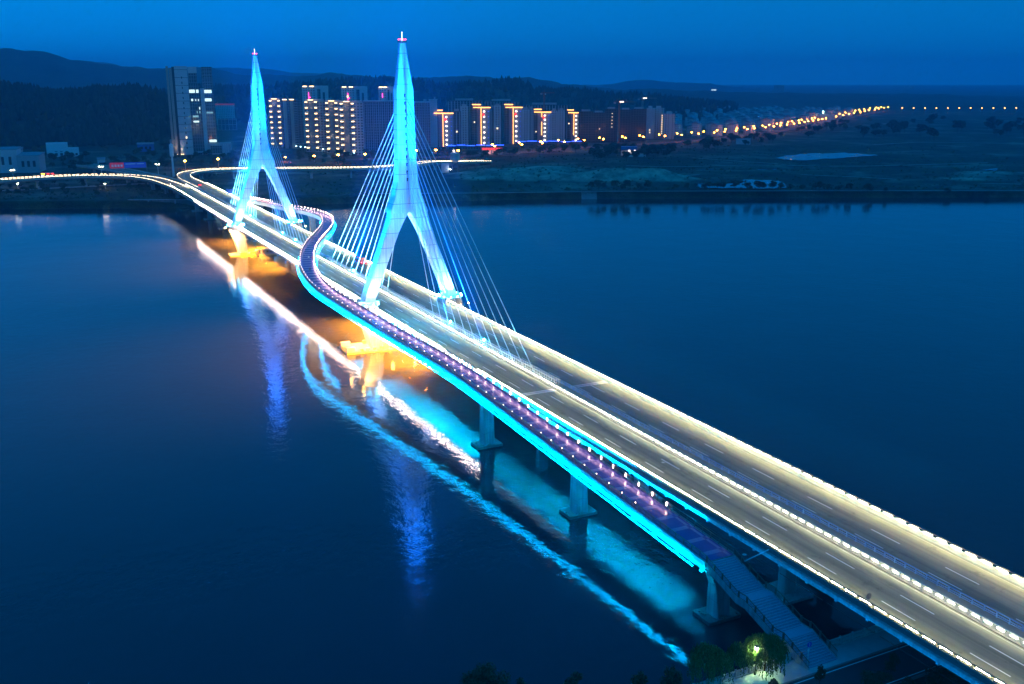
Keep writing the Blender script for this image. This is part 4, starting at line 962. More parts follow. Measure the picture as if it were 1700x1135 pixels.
for x0, x1, yt, lab in ((505.5, 549, 141.5, 'high pale apartment tower with a magenta sign line, over the first of the row'), (570, 613, 142.5, 'high pale apartment tower with one bright window, over the last of the row'), (631, 657, 143, 'narrow high apartment tower with magenta lights beside the nearer bridge tower')):
    t, Wd, H = place('apartment_tower', lab, 'apartment tower', x0, x1, yt, 236, 0, 'high apartment towers behind')
    MB().b2((-Wd/2, 0, 0), (0, 18, H-1)).build('body', F_pale, t); MB().b2((0, 3, 0), (Wd/2, 20, H)).build('side_wing', M_pale, t)
    MB().b2((Wd*.08, 2.8, 0), (Wd*.2, 3.0, H-4)).b2((Wd*.28, 2.8, 0), (Wd*.36, 3.0, H-8)).build('recess_pattern', F_dark, t)
    for f in (-.46, -.2): MB().b2((Wd*f, -.6, H-1), (Wd*f+5.0, 0.2, H-.3)).build('roof_light', M_warm, t)
    MB().b2((-Wd*.25-.3, -.4, H-17), (-Wd*.25+.3, -.1, H-8)).b2((-Wd*.25-.3, -.45, H-14.6), (-Wd*.25+2.2, -.15, H-13.8)).build('sign_light', M_magenta, t)
    if x0 == 570: MB().b2((-Wd*.29, -.5, H-14), (-Wd*.23, -.1, H-11)).build('lit_window', M_lit2, t)
for x0, x1, yt, yb, lab in ((607, 656, 168, 252, 'broad dark office slab seen through the stay cables'), (689, 715, 170, 250, 'dark slab with fine vertical piers to one side of the nearer bridge tower'), (714, 727, 166, 243, 'pale narrow stair tower joined to the dark slab')):
    t, Wd, H = place('dark_office_block', lab, 'office block', x0, x1, yt, yb)
    m = F_dark if x1-x0 > 20 else M_pale
    MB().b2((-Wd/2, 0, 0), (Wd/2, 18, H)).build('body', m, t)
    g = MB()
    for k in range(int(Wd/2.2)): g.b2((-Wd/2+2.2*k, -.35, 2), (-Wd/2+2.2*k+.35, 0, H+.4))
    g.build('pier_rib', M_grey, t); MB().b2((-Wd/2-.4, -.5, H+.4), (Wd/2+.4, 18.4, H+1.2)).build('roof', M_pale, t)
    MB().b2((Wd*.1, 3, H+1.2), (Wd*.3, 8, H+4)).build('plant_room', M_grey, t)

# gold-outlined apartment row
GOLD = [(719, 753, 181.5, 243, 724, 'outermost of the row towards the bridge'), (784, 814, 172, 241, 797, 'second along from the bridge'), (837, 867, 172, 238, 850, 'middle of the row of five'), (884, 914, 180, 235.5, 898, 'second last, its gold line stopping short'), (941, 963, 181, 235, 950, 'last of the row before the unfinished blocks')]
for i, (x0, x1, yt, yb, xs, lab) in enumerate(GOLD):
    t, Wd, H = place('apartment_tower', 'gold-outlined apartment tower, ' + lab, 'apartment tower', x0, x1, yt, yb, 0, 'gold-outlined apartment towers')
    MB().b2((-Wd*.5, 2, 0), (-Wd*.2, 18, H-2)).build('side_wing', F_dark, t)
    MB().b2((-Wd*.22, 0, 0), (Wd*.5, 17, H-4.5)).build('body', M_grey, t)
    MB().b2((-Wd*.22, -.35, 0), (Wd*.06, -.02, H-4.5)).build('cladding_panel', mat('warm_cladding', (.34, .24, .24), .7, .15, .3), t)
    g = MB(); n = 18
    for k in range(n): g.b2((Wd*.32, -.5, (H-5)*k/n), (Wd*.49, 0, (H-5)*k/n+.35))
    g.build('balcony_slab_pattern', M_pale, t)
    z0 = 0 if i not in (3, 4) else H*.22
    gap = [(z0, H-4.5)] if i != 3 else [(z0, H*.62), (H*.76, H-4.5)]
    for a, b in gap: MB().b2((-.25, -.85, a), (.35, -.38, b)).build('gold_strip', M_gold, t)
    MB().b2((-Wd*.42, -1.2, H-4.4), (Wd*.52, -.5, H-3.5)).build('roof_light', M_gold, t)
    MB().b2((-Wd*.5, .6, H-.9), (Wd*.0, 1.4, H-.1)).build('roof_light', M_gold, t)
    MB().b2((-Wd*.46, 1.5, H-2), (-Wd*.02, 12, H-.95)).build('lift_house', M_grey, t)
    for k in range(7):
        z = (H-6)*(k+.55)/7
        o = MB().ball((Wd*.17, -.55, z), .95, 8, .8).build('balcony_light', M_globe, t)
        MB().box((Wd*.40, -.7, z), (.34, .3, .4)).build('blue_light', M_bluel, t)
    if i < 4: MB().tube((Wd*.12, -1.6, H*.74), (Wd*.12, -1.3, H*.74), 1.5, n=12).b2((Wd*.12-.25, -1.6, H*.74-3), (Wd*.12+.25, -1.35, H*.74-1.4)).b2((Wd*.12-.5, -1.62, H*.74+1.3), (Wd*.12+.5, -1.36, H*.74+2.2)).build('red_ornament', M_orn, t)
    for a, b in ((-.34, .30), (-.40, .55)): 
        if (i*7+int(b*10)) % 3 == 0: MB().b2((Wd*a, 1.8, H*b), (Wd*a+1.4, 2.0, H*b+1.6)).build('lit_window', M_lit2, t)
for x0, x1, yt, yb, m, lab in ((752, 766, 184, 242, F_dark, 'dark apartment block pressed against the outermost gold-outlined tower'), (765, 778, 176, 241, F_pale, 'pale windowed block between the first two gold-outlined towers'), (815, 820, 178, 239, F_dark, 'thin dark block just beyond the second gold-outlined tower'), (820, 832, 175, 239, F_pale, 'pale windowed block between the second and middle gold-outlined towers'), (867, 879, 181, 237, F_pale, 'pale windowed block just beyond the middle gold-outlined tower'), (878, 886, 180, 236, F_grey, 'grey narrow block before the second last gold-outlined tower'), (914, 925, 183, 235, F_pale, 'pale windowed block just past the short gold line'), (926, 937, 182.5, 235, F_pale, 'pale windowed block before the last gold-outlined tower'), (745, 800, 166, 232, F_dark, 'wide dark block behind the first two gold-outlined towers'), (805, 862, 167, 231, F_dark, 'wide dark block behind the middle gold-outlined tower'), (868, 942, 173, 229, F_dark, 'wide dark block behind the last gold-outlined towers')):
    t, Wd, H = place('apartment_block', lab, 'apartment block', x0, x1, yt, yb)
    MB().b2((-Wd/2, 0, 0), (Wd/2, 14, H)).build('body', m, t); MB().b2((-Wd*.3, 3, H), (Wd*.25, 9, H+2.6)).build('roof_house', M_grey, t)
    g = MB()
    for k in range(int(Wd/4)+1): g.b2((-Wd/2+4*k, -.8, 0), (-Wd/2+4*k+1.0, 0, H-1))
    g.build('bay_rib', M_grey if m is not F_pale else M_pale, t)
    if x0 in (752, 820): MB().b2((-1, -.9, H*.4), (.6, -.1, H*.4+1.8)).build('lit_window', M_lit2, t)
# low podium with blue roof line, shop gate
for x0, x1, yt, yb, lab in ((742, 838, 241, 247, 'long low shop podium with a blue light line nearest the shop gate'), (856, 967, 234.5, 241, 'long low shop podium with a blue light line below the last gold-outlined towers')):
    t, Wd, H = place('shop_podium', lab, 'shop building', x0, x1, yt, yb)
    MB().b2((-Wd/2, 0, 0), (Wd/2, 9, H)).build('body', F_dark, t)
    for k in range(6): MB().b2((-Wd/2+Wd*k/6+.6, -.4, H-.1+.5*(k % 2)), (-Wd/2+Wd*(k+.9)/6, -.05, H+.45+.5*(k % 2))).build('blue_light_line', M_bluel, t)
t, Wd, H = place('shop_gate', 'red and white lit shop gate between the two blue-lined podiums', 'shop', 800, 834, 243, 257)
MB().b2((-Wd/2, 0, 0), (Wd/2, 8, H*.62)).build('body', M_grey, t)
MB().b2((-Wd/2, -.4, H*.62), (Wd/2, .4, H*.9)).build('red_fascia', mat('red_sign', (.5, .05, .04), .5, .1, emit=(1, .07, .05), es=.5), t)
for k in range(7): MB().b2((-Wd/2+1.2+Wd*.9*k/7, -.6, H*.67), (-Wd/2+2.6+Wd*.9*k/7, -.45, H*.86)).build('sign_lettering', M_orn, t)
for a in (-.30, .02): MB().b2((Wd*a, -.3, 1.2), (Wd*a+5, -.05, H*.58)).build('lit_panel', mat('pink_panel', (.7, .5, .5), .5, 0, emit=(1, .42, .34), es=.8), t)

# unfinished blocks, cranes and pale blocks beside them
for x0, x1, yt, yb, lab in ((960, 984, 184, 236, 'dark unfinished block nearest the gold-outlined row'), (982, 1004, 186, 236, 'dark unfinished block with one lit window, second from the gold-outlined row'), (1003, 1024, 180, 235, 'dark unfinished block behind the tall crane mast'), (1027, 1047, 181, 235, 'dark netted unfinished block just past the tall crane mast'), (1046, 1072, 180, 233, 'wide dark netted block, last before the pale blocks')):
    t, Wd, H = place('unfinished_block', lab, 'building site', x0, x1, yt, yb)
    MB().b2((-Wd/2, 0, 0), (Wd/2, 15, H)).build('body', F_shell, t)
    g = MB()
    for k in range(int(H/6)): g.b2((-Wd/2-.3, -.5, 6*k), (Wd/2+.3, -.1, 6*k+.25))
    for k in range(int(Wd/3)): g.b2((-Wd/2+3*k, -.55, 0), (-Wd/2+3*k+.15, -.4, H+1.5))
    g.build('scaffold_lattice', M_dark, t); MB().b2((-Wd*.3, 2, H), (Wd*.3, 9, H+2)).build('roof_house', M_grey, t)
    if x0 in (982, 1003): 
        for k in range(1 if x0 == 982 else 5): MB().b2((Wd*.05, -.7, H*(.45+.1*k)), (Wd*.05+1.0, -.55, H*(.45+.1*k)+1.0)).build('work_light', M_lit2, t)
for x0, x1, yt, yb, lab in ((1072, 1085, 179, 229, 'pale finished block with two lit windows beside the netted block'), (1084, 1101, 179, 228, 'pale finished block with a column of lit windows'), (1101, 1119, 188, 229, 'shorter pale block where the low town begins')):
    t, Wd, H = place('apartment_block', lab, 'apartment block', x0, x1, yt, yb)
    MB().b2((-Wd/2, 0, 0), (Wd/2, 14, H)).build('body', F_pale, t); MB().b2((-Wd*.3, 3, H), (Wd*.2, 9, H+3)).build('roof_house', M_pale, t)
    g = MB()
    for k in range(4): g.b2((-Wd/2+Wd*k/3.6, -1, 0), (-Wd/2+Wd*k/3.6+1.6, 0, H))
    g.build('bay_rib', M_pale, t)
    if x0 == 1084:
        for k in range(9): MB().b2((Wd*.28, -1.2, H*(.15+.075*k)), (Wd*.28+1.3, -1.02, H*(.15+.075*k)+1.2)).build('lit_window', M_lit2, t)
    if x0 == 1072:
        for k in range(2): MB().b2((-1, -1.2, H*(.2+.08*k)), (.4, -1.02, H*(.2+.08*k)+1.2)).build('lit_window', M_lit2, t)
def crane(label, px, ybase, ytop, jib, mcol, lamp=True):
    d = dist_at(ybase, ZG); p = atd(px, ybase, d); top = atd(px, ytop, d).z-ZG
    t = thing('tower_crane', label, 'crane', (p.x, p.y, ZG), face_cam(p)+R(12))
    m = MB()
    for a, b in ((-.8, -.8), (.8, -.8), (.8, .8), (-.8, .8)): m.tube((a, b, 0), (a, b, top), .2, n=4)
    for k in range(int(top/3)): m.tube((-.8, -.8, 3*k), (.8, -.8, 3*k+3), .12, n=4); m.tube((-.8, .8, 3*k+3), (.8, .8, 3*k), .12, n=4)
    m.build('mast', mcol, t)
    m = MB()
    for y, z in ((-.6, 0), (.6, 0), (0, 1.3)): m.tube((-jib*.3, y, top+z), (jib, y, top+z), .16, n=4)
    for k in range(int(jib/2.5)): m.tube((2.5*k, -.6, top), (2.5*k+1.25, 0, top+1.3), .1, n=4); m.tube((2.5*k+1.25, 0, top+1.3), (2.5*k+2.5, .6, top), .1, n=4)
    m.build('jib', mcol, t)
    MB().tube((0, 0, top), (0, 0, top+5), .3, .12, 5).tube((0, 0, top+5), (jib*.7, 0, top+1.3), .07, n=4).tube((0, 0, top+5), (-jib*.28, 0, top+.5), .07, n=4).build('apex_stay', mcol, t)
    MB().box((-jib*.28, 0, top-.8), (2.5, 1.4, 2)).build('counterweight', M_conc, t); MB().box((1.2, -1.2, top-1), (1.5, 1.3, 1.8)).build('cab', M_pale, t)
    if lamp: MB().box((3, -.8, top+.6), (5, .5, .6)).build('lamp', M_globe, t)
M_crane = mat('orange_crane_steel', (.40, .14, .03), .5, .1, 1.0)
crane('orange tower crane rising between the dark unfinished blocks', 1026.5, 236, 169, 22, M_crane)
crane('pale tower crane with a lit jib behind the netted block', 1065, 226, 163, 20, mat('pale_crane_steel', (.35, .33, .28), .5, .1, 1.0))
crane('slender red crane standing over the gold-outlined row', 903, 232, 154, 14, mat('red_crane_steel', (.4, .06, .03), .5, .1, 1.0), False)

# low white town
F_town = facade('town_facade', (.55, .55, .55), (.06, .07, .09), 3.6, 3.0, 1.0)
M_roof = mat('blue_grey_tiles', (.22, .24, .27), .7, .25, .4)
def town_house():
    t = thing('town_house', 'small white six-storey house with a tiled roof in the low town beyond the road', 'house', (0, 0, 0), 0, 'white houses of the low town')
    MB().b2((-10, -6, 0), (10, 6, 15)).b2((-4, -6.9, 0), (-1, -6, 16)).build('wall', F_town, t)
    MB().prism([(-6.6, 15), (6.6, 15), (5, 16), (0, 18), (-5, 16)], -10.4, 10.4).build('roof', M_roof, t)
    t.children[-1].rotation_euler = (0, 0, math.pi/2)
    return t
th = None; rr = random.Random(5); nh = 0
yroad = lambda px: float(np.interp(px, [p[0] for p in ROADC], [p[1] for p in ROADC]))
for row, d in enumerate(np.arange(1490, 2420, 44)):
    yb = 567-F_PX*math.tan(PITCH-math.atan((CAM.z-ZG)/d))
    for px in np.arange(1116+rr.uniform(0, 8), 1412, 34*1480/d):
        q = px+rr.uniform(-2, 2)
        if yb > yroad(q)-5 or (q > 1392 and yb > 190) or rr.random() < .14: continue
        if 1140 < q < 1185 and 186 < yb < 193: continue
        p = atd(q, yb, d)
        if th is None: th = town_house(); o = th; o.location = (p.x, p.y, ZG); o.rotation_euler = (0, 0, face_cam(p)+R(-18))
        else: o = dup(th, (p.x, p.y, ZG), face_cam(p)+R(-18+rr.uniform(-4, 4)), scale=(rr.uniform(.8, 1.15), 1, rr.choice((.8, .95, 1, 1.15))))
        nh += 1
for x0, x1, yt, yb, m, lab in ((1240, 1272, 180.5, 187, M_pale, 'long pale warehouse hall far behind the low town'), (1198, 1218, 184, 193, F_grey, 'grey flats standing alone behind the low town'), (1285, 1318, 187.5, 191, M_pale, 'low pale shed with a flat roof far behind the town'), (1365, 1387, 187.5, 201, M_pale, 'white box building with a lamp on top at the end of the low town'), (1358, 1366, 193, 201, F_town, 'small white block pressed against the white box building'), (1345, 1362, 189, 196, M_pale, 'pale block behind the end of the low town'), (1284, 1301, 141, 156, F_grey, 'lone far block of flats on the plateau skyline'), (1222, 1246, 230, 236, M_pale, 'two pale sheds beside the road bend below the town'), (1180, 1190, 147, 151, M_pale, 'white-lit works on the plateau skyline')):
    t, Wd, H = place('hall_building', lab, 'building', x0, x1, yt, yb) if yb > 160 else place('hall_building', lab, 'building', x0, x1, yt, yb, z=10)
    MB().b2((-Wd/2, 0, -6), (Wd/2, Wd*.5, H)).build('body', m, t); MB().b2((-Wd/2-.3, -.3, H), (Wd/2+.3, Wd*.5+.3, H+.6)).build('roof', M_roof, t)
    if x0 == 1365: MB().ball((-Wd*.48, -1, H+3), 1.0).tube((-Wd*.48, -1, H), (-Wd*.48, -1, H+2.4), .3).build('roof_lamp', mat('green_white_lamp', (.7, .8, .7), .5, 0, emit=(.5, 1.0, .85), es=40), t)
    if x0 == 1180: MB().b2((-Wd*.4, -1, H*.4), (Wd*.4, -.5, H*.9)).build('lit_window', M_lit, t)

# left bank buildings
t, Wd, H = place('white_hall', 'bright white hall with six small windows on the slope behind the curved ramp', 'building', 77, 131, 236.5, 248.5)
MB().b2((-Wd*.5, 0, 0), (Wd*.17, 14, H)).build('body', mat('white_render', (.62, .64, .66), .7, .06, .3), t); MB().b2((Wd*.17, 1, 0), (Wd*.5, 12, H*.62)).build('wing', MATS['white_render'], t)
for k, f in enumerate((-.25, -.09, .07)): MB().b2((Wd*f, -.12, 1.2), (Wd*f+2.6, .02, 4)).build('window', M_dark, t); MB().b2((Wd*f, -.12, 5.2), (Wd*f+2.6, .02, 5.9)).build('window', M_dark, t)
MB().b2((Wd*.38, .88, 1.2), (Wd*.45, 1.02, 3.4)).build('window', M_dark, t)
for x0, x1, yt, yb, m, dp, lab in ((-20, 30, 248, 270, M_pale, 22, 'pale flat-roofed works hall at the very edge beyond the curved ramp'), (18, 36, 247, 262, F_grey, 12, 'small grey house with two windows behind the works halls'), (28, 66, 258, 271, M_grey, 30, 'long grey works shed with a sloping roof beyond the curved ramp'), (228, 256, 239, 244, M_bluesteel, 14, 'blue roofed shed in the trees below the wooded hill'), (162, 175, 264, 270, M_pale, 8, 'small pale kiosk near the straight approach road'), (104, 190, 151, 157, M_pale, 60, 'far row of white works roofs in the gap between the hills')):
    t, Wd, H = place('works_building', lab, 'building', x0, x1, yt, yb, 0 if x0 > 90 else -10)
    MB().b2((-Wd/2, 0, 0), (Wd/2, dp, H)).build('body', m, t)
    MB().rings([[(-Wd/2-.4, -.4, H), (Wd/2+.4, -.4, H), (Wd/2+.4, dp+.4, H), (-Wd/2-.4, dp+.4, H)], [(-Wd/2-.4, -.4, H+.3), (Wd/2+.4, -.4, H+.3), (Wd/2+.4, dp+.4, H+1.4), (-Wd/2-.4, dp+.4, H+1.4)]]).build('roof', M_roof, t)
    for k in range(3): MB().b2((-Wd*.3+Wd*.25*k, -.15, H*.35), (-Wd*.3+Wd*.25*k+2.2, .03, H*.7)).build('window', M_dark, t)
# silo plant
t, Wd, H = place('silo_plant', 'banded round silo with a white lamp on top beside a pale shed', 'silo', 733, 763, 252, 287, z=ZG)
k_ = Wd/30
MB().lathe((Wd*.26, 4, 0), [(.2, 9.0), (3.9, 11.5), (4.1, H*.6), (4.1, H-1.5), (3.0, H-.4), (.3, H)], 18).build('silo_drum', M_pale, t)
g = MB()
for i in range(5): z_ = 12+(H-14)*i/4; g.lathe((Wd*.26, 4, z_), [(4.2, 0), (4.2, .5)], 18)
g.build('band_rib', M_grey, t)
for a in range(4): MB().tube((Wd*.26+3.2*math.cos(a*1.57+.8), 4+3.2*math.sin(a*1.57+.8), -1), (Wd*.26+3.2*math.cos(a*1.57+.8), 4+3.2*math.sin(a*1.57+.8), 12), .3).build('leg', M_steel, t)
MB().ball((Wd*.2, 2.0, H+1.0), .8).build('lamp', M_globe, t)
MB().b2((-Wd*.5, 0, 0), (-Wd*.08, 8, H*.48)).build('shed', M_pale, t); MB().ball((-Wd*.02, -1, 4), .5).build('lamp', M_whitelamp, t)
# fuel station
t, Wd, H = place('fuel_station', 'low fuel station with two lit pillars under a blue canopy', 'fuel station', 1026, 1072, 243, 258)
MB().b2((-Wd*.4, 0, H*.68), (Wd*.18, 12, H)).build('canopy', M_bluesteel, t)
for f in (-.1, .1): MB().b2((Wd*f-1.1, 3, 0), (Wd*f+1.1, 5, H*.68)).build('lit_pillar', mat('lit_pillar', (.8, .8, .8), .5, 0, emit=(1, .85, .75), es=2.2), t)
MB().b2((-Wd*.3, -3, -1), (Wd*.5, -2, 3)).build('boundary_wall', M_pale, t); MB().b2((-Wd*.4, 8, 0), (Wd*.1, 12, H*.55)).build('kiosk', M_pale, t)
# sign gantry with two coloured boards
p = at(213, 281, ZD-.4); t = thing('sign_gantry', 'gantry with a red board and a blue board over the straight approach road', 'sign', (p.x, p.y, ZD-.6), face_cam(p))
for x_ in (-14.5, 14.5): MB().tube((x_, 0, -2), (x_, 0, 5.0), .25).build('pole', M_steel, t)
MB().b2((-14.5, -.15, 4.8), (14.5, .15, 5.1)).build('beam', M_steel, t)
bd = MB().b2((-14, -.3, 1.6), (-3.2, -.16, 6.2)).build('red_board', mat('red_board', (.5, .03, .08), .5, .1, .3, emit=(.8, .03, .08), es=.25), t)
for k in range(4): MB().b2((-12.6+2.3*k, -.36, 2.8), (-11.0+2.3*k, -.3, 4.6)).build('lettering', M_whitesteel, bd)
bd = MB().b2((-3.0, -.3, 1.6), (14, -.16, 6.2)).build('blue_board', mat('blue_board', (.03, .08, .45), .5, .1, .3, emit=(.02, .07, .6), es=.25), t)
MB().b2((-2, -.36, 4.6), (6, -.3, 5.2)).b2((7, -.36, 4.6), (12.5, -.3, 5.2)).build('lettering', M_whitesteel, bd)
p = at(386, 324, ZD); t = thing('road_sign', 'blue direction board on posts beside the far carriageway', 'sign', (p.x, 13.2, ZD), face_cam(p))
MB().b2((-3.2, -.1, 1.2), (3.2, .0, 4.2)).build('board', mat('blue_board2', (.02, .09, .5), .4, .1), t)
for x_ in (-2.6, 2.6): MB().tube((x_, .1, -.8), (x_, .1, 4.3), .1).build('pole', M_steel, t)
# mast and masts
p = at(288.5, 293, ZG); t = thing('advert_mast', 'tall white mast with a fat drum on top beside the approach road', 'mast', (p.x, p.y, ZG))
hh = atd(285, 237, math.hypot(*(p-CAM).xy)).z-ZG
MB().lathe((0, 0, 0), [(1.0, 0), (.7, hh*.6), (.7, hh*.6+.1)], 10).build('pole', M_whitesteel, t)
MB().lathe((0, 0, hh*.6), [(.9, 0), (1.7, .6), (1.7, hh*.36), (.8, hh*.37), (.3, hh*.4)], 12).build('drum', M_whitesteel, t)
def lamp_post(label, px, yb, yt, m, group, arms=2, r=1.0, zb=ZG, name='street_lamp'):
    p = at(px, yb, zb); d = math.hypot(*(p-CAM).xy); h = atd(px, yt, d).z-zb
    t = thing(name, label, 'street lamp', (p.x, p.y, zb), face_cam(p), group)
    MB().tube((0, 0, -.5), (0, 0, h), .16, .10, 6).build('pole', M_whitesteel, t)
    MB().b2((-1.4, -.1, h), (1.4, .1, h+.15)).build('arm', M_whitesteel, t)
    for sx in ((-1, 1) if arms == 2 else (0,)): MB().ball((sx*1.1, 0, h-.1), r, 8, .5).build('lamp_head', m, t)
    return t
road_strip('bank_road', [(-30, 318), (40, 315), (100, 312), (160, 309), (240, 305)], 7, mat('pale_road', (.30, .29, .25), .8, .2, .2), ZG+.6)
M_wl = mat('white_street_lamp', (.8, .8, .8), .5, 0, emit=(1.0, .88, .62), es=40)
for px, yb, yt, lab in ((22, 293, 281.5, 'white lamp post on the curved ramp, the one by the works halls'), (169, 290, 275.5, 'white lamp post where the curved ramp meets the approach road'), (263, 289, 271.5, 'white lamp post beside the approach road near the advert mast')):
    lamp_post(lab, px, yb, yt, M_wl, None, 2, .55, ZD)
for px, yb, yt in ((308, 280, 266), (363, 277, 263), (473, 268, 260), (522, 268, 258), (562, 270, 256), (606, 262, 255), (691, 263, 249), (724, 262, 248), (761, 261, 249)):
    lamp_post('orange sodium lamp on a pale post by the trees along the road behind the bridge', px, yb, yt, M_orange, 'orange lamps behind the bridge', 1, 1.25)
for px, lab in ((30, 'small warm bank road lamp under the curved ramp, nearest the works halls'), (175, 'small warm bank road lamp under the curved ramp, nearest the bridge')):
    lamp_post(lab, px, 312, 304, mat('warm_bank_lamp', (.8, .7, .5), .5, 0, emit=(1, .85, .45), es=260), None, 1, .35)
proto = None; rr = random.Random(9)
# the long road of orange lamps, both kerbs
pth = smooth_path([at(x, y, ZG) for x, y in ROADC[2:]], 10)
for side in (-1, 1):
    last = None
    for i, (p, tt) in enumerate(along(pth, 36, 10 if side > 0 else 28)):
        sd = Vector((tt.y, -tt.x, 0)); q = p+sd*side*11.5; d = math.hypot(*(q-CAM).xy)
        if d > 2050 and i % 2: continue
        if proto is None:
            proto = thing('street_lamp', 'orange sodium street lamp on the long road past the apartments and the low town', 'street lamp', (q.x, q.y, ZG), 0, 'orange lamps of the long road')
            MB().tube((0, 0, -.5), (0, 0, 10), .18, .1, 6).tube((0, 0, 10), (0, -1.5, 10.6), .1, n=5).build('pole', M_steel, proto)
            MB().ball((0, -1.7, 10.4), 1.0, 8, .6).build('lamp_head', mat('long_road_lamp', (.8, .6, .3), .5, 0, emit=(1.0, .27, .02), es=120.0), proto)
        else: o = dup(proto, (q.x, q.y, ZG), rr.uniform(0, 6.28)); o['label'] = proto['label']
fp = None
for i in range(11):
    px = 1497+18.9*i; p = at(px, 187.5, ZG)
    if fp is None:
        fp = thing('street_lamp', 'lone orange lamp in the evenly spaced row on the far dark road', 'street lamp', (p.x, p.y, ZG), 0, 'evenly spaced far lamps')
        MB().tube((0, 0, 0), (0, 0, 12), .3, n=5).build('pole', M_steel, fp); MB().ball((0, 0, 12.4), 1.5, 8, .8).build('lamp_head', mat('far_sodium_lamp', (.8, .6, .3), .5, 0, emit=(1.0, .45, .10), es=9.0), fp)
    else: dup(fp, (p.x, p.y, ZG))
# red lit strip of a long low roof, and blue-white garden lamps
for i in range(14):
    px = 492+8.2*i*.9; yb = 246+12*(i/14); p = at(px, yb, ZG)
    t = thing('garden_lamp', 'small cool white garden lamp in the row before the apartment towers', 'garden lamp', (p.x, p.y, ZG), 0, 'garden lamps before the apartments')
    MB().tube((0, 0, 0), (0, 0, 2.5), .12, n=5).build('pole', M_steel, t); MB().ball((0, 0, 2.8), .55, 6).build('lamp_head', mat('garden_lamp_glass', (.8, .8, .8), .5, 0, emit=(.55, .9, 1.0), es=16), t)

# ------------------------------------------------------------------ trees on the far side
TP = [tree('bank_tree', 'proto', (0, 0, -500), 5.5, 2.6, 420, .7, M_leaf, s) for s in (31, 32, 33)]
rr = random.Random(21); trees_done = []
def put_tree(px, py, s, label, group, lift=-.1):
    nm = {'small': 'embankment_tree', 'street': 'street_tree', 'trees': 'belt_tree', 'thicket': 'thicket_tree', 'young': 'young_tree', 'tree': 'roadside_tree', 'field': 'field_tree'}[group.split()[0]]
    if 'slope' in group: nm = 'slope_tree'
    p = gpt(px, py, lift); src = rr.choice(TP); o = dup(src, (p.x, p.y, p.z), rr.uniform(0, 6.28), label, s); o['group'] = group; o.name = nm; return o
for px in (983, 992, 1003, 1021, 1032, 1042, 1062, 1074, 1120, 1139, 1169, 1179, 1190, 1200, 1218, 1238, 1246, 1257, 1265, 1283, 1297, 1311, 1331, 1353, 1361, 1373, 1390, 1407, 1441, 1447, 1470, 1573, 1640):
    put_tree(px+rr.uniform(-2, 2), 315.6, rr.uniform(.8, 1.45), 'small round tree in the loose row along the top of the far bank', 'small trees along the far bank')
for i in range(70):
    f = i/70; px = 640+420*f+rr.uniform(-5, 5); py = float(np.interp(px, [640, 800, 900, 1000, 1060], [262, 259, 252, 249, 247]))+rr.uniform(-4, 5)
    put_tree(px, py, rr.uniform(1.0, 1.9), 'street tree among the orange lamps of the road before the apartments', 'street trees before the apartments')
for i in range(52):
    px = rr.uniform(300, 640); py = rr.uniform(258, 274)
    put_tree(px, py, rr.uniform(.9, 1.6), 'tree in the belt behind the hooked ramp, touched by orange light', 'trees behind the hooked ramp')
for i in range(60):
    px = rr.uniform(985, 1120); py = rr.uniform(247, 268) if px < 1060 else rr.uniform(250, 262)
    put_tree(px, py, rr.uniform(1.0, 2.0), 'dark tree in the thicket around the fuel station', 'thicket around the fuel station')
for i in range(70):
    px = rr.uniform(-10, 300); py = rr.uniform(298, 327)
    put_tree(px, py, rr.uniform(.5, 1.1), 'bushy young tree on the grassy bank under the curved ramp', 'young trees under the curved ramp')
for i in range(60):
    px = rr.uniform(-10, 300); py = rr.uniform(252, 284)
    put_tree(px, py, rr.uniform(.9, 1.8), 'dark tree on the low slope behind the curved ramp', 'trees on the slope behind the ramp')
for i in range(48):
    px = rr.uniform(1120, 1420); py = yroad(px)+rr.uniform(8, 22)
    put_tree(px, py, rr.uniform(1.2, 2.4), 'tree in the dark belt between the long road and the ponds', 'tree belt below the long road')
for i in range(40):
    px = rr.uniform(1420, 1720); py = rr.uniform(200, 232)
    put_tree(px, py, rr.uniform(1.8, 3.4), 'tree clump in the dark fields past the end of the long road', 'field trees past the long road')
for o in TP:
    for c in list(o.children): bpy.data.objects.remove(c)
    bpy.data.objects.remove(o)
# low scrub on the bank and fields
def scrub(n, fx, name, size, m):
    g = MB(); V = []; Fc = []
    for _ in range(n):
        a, b_ = fx(); z = ground_z(a, b_); c = cf(a, b_, z); s = size*rr.uniform(.4, 1.3)
        for q in range(4):
            d = Vector((rr.uniform(-1, 1), rr.uniform(-1, 1), rr.uniform(.1, .9)))*s; e1 = Vector((rr.uniform(-1, 1), rr.uniform(-1, 1), rr.uniform(-.3, 1))).normalized()*s*.7; e2 = e1.orthogonal()*rr.uniform(.6, 1)
            o = len(V); p = c+d; V += [p-e1, p+e2, p+e1, p-e2]; Fc.append((o, o+1, o+2, o+3))
    g.v = V; g.f = Fc; g.build(name, m, kind='stuff')
def bankpt(): a = rr.uniform(-420, 430); return a, bank_b(a)+rr.uniform(.6, 4.2)
def fieldpt():
    a = rr.uniform(-420, 520); return a, bank_b(a)+14+500*rr.random()**1.8
scrub(4200, bankpt, 'bank_undergrowth', .42, M_leaf)
scrub(3600, fieldpt, 'field_undergrowth', .9, mat('scrub_leaves', (.05, .08, .03), .8, .4, .2))

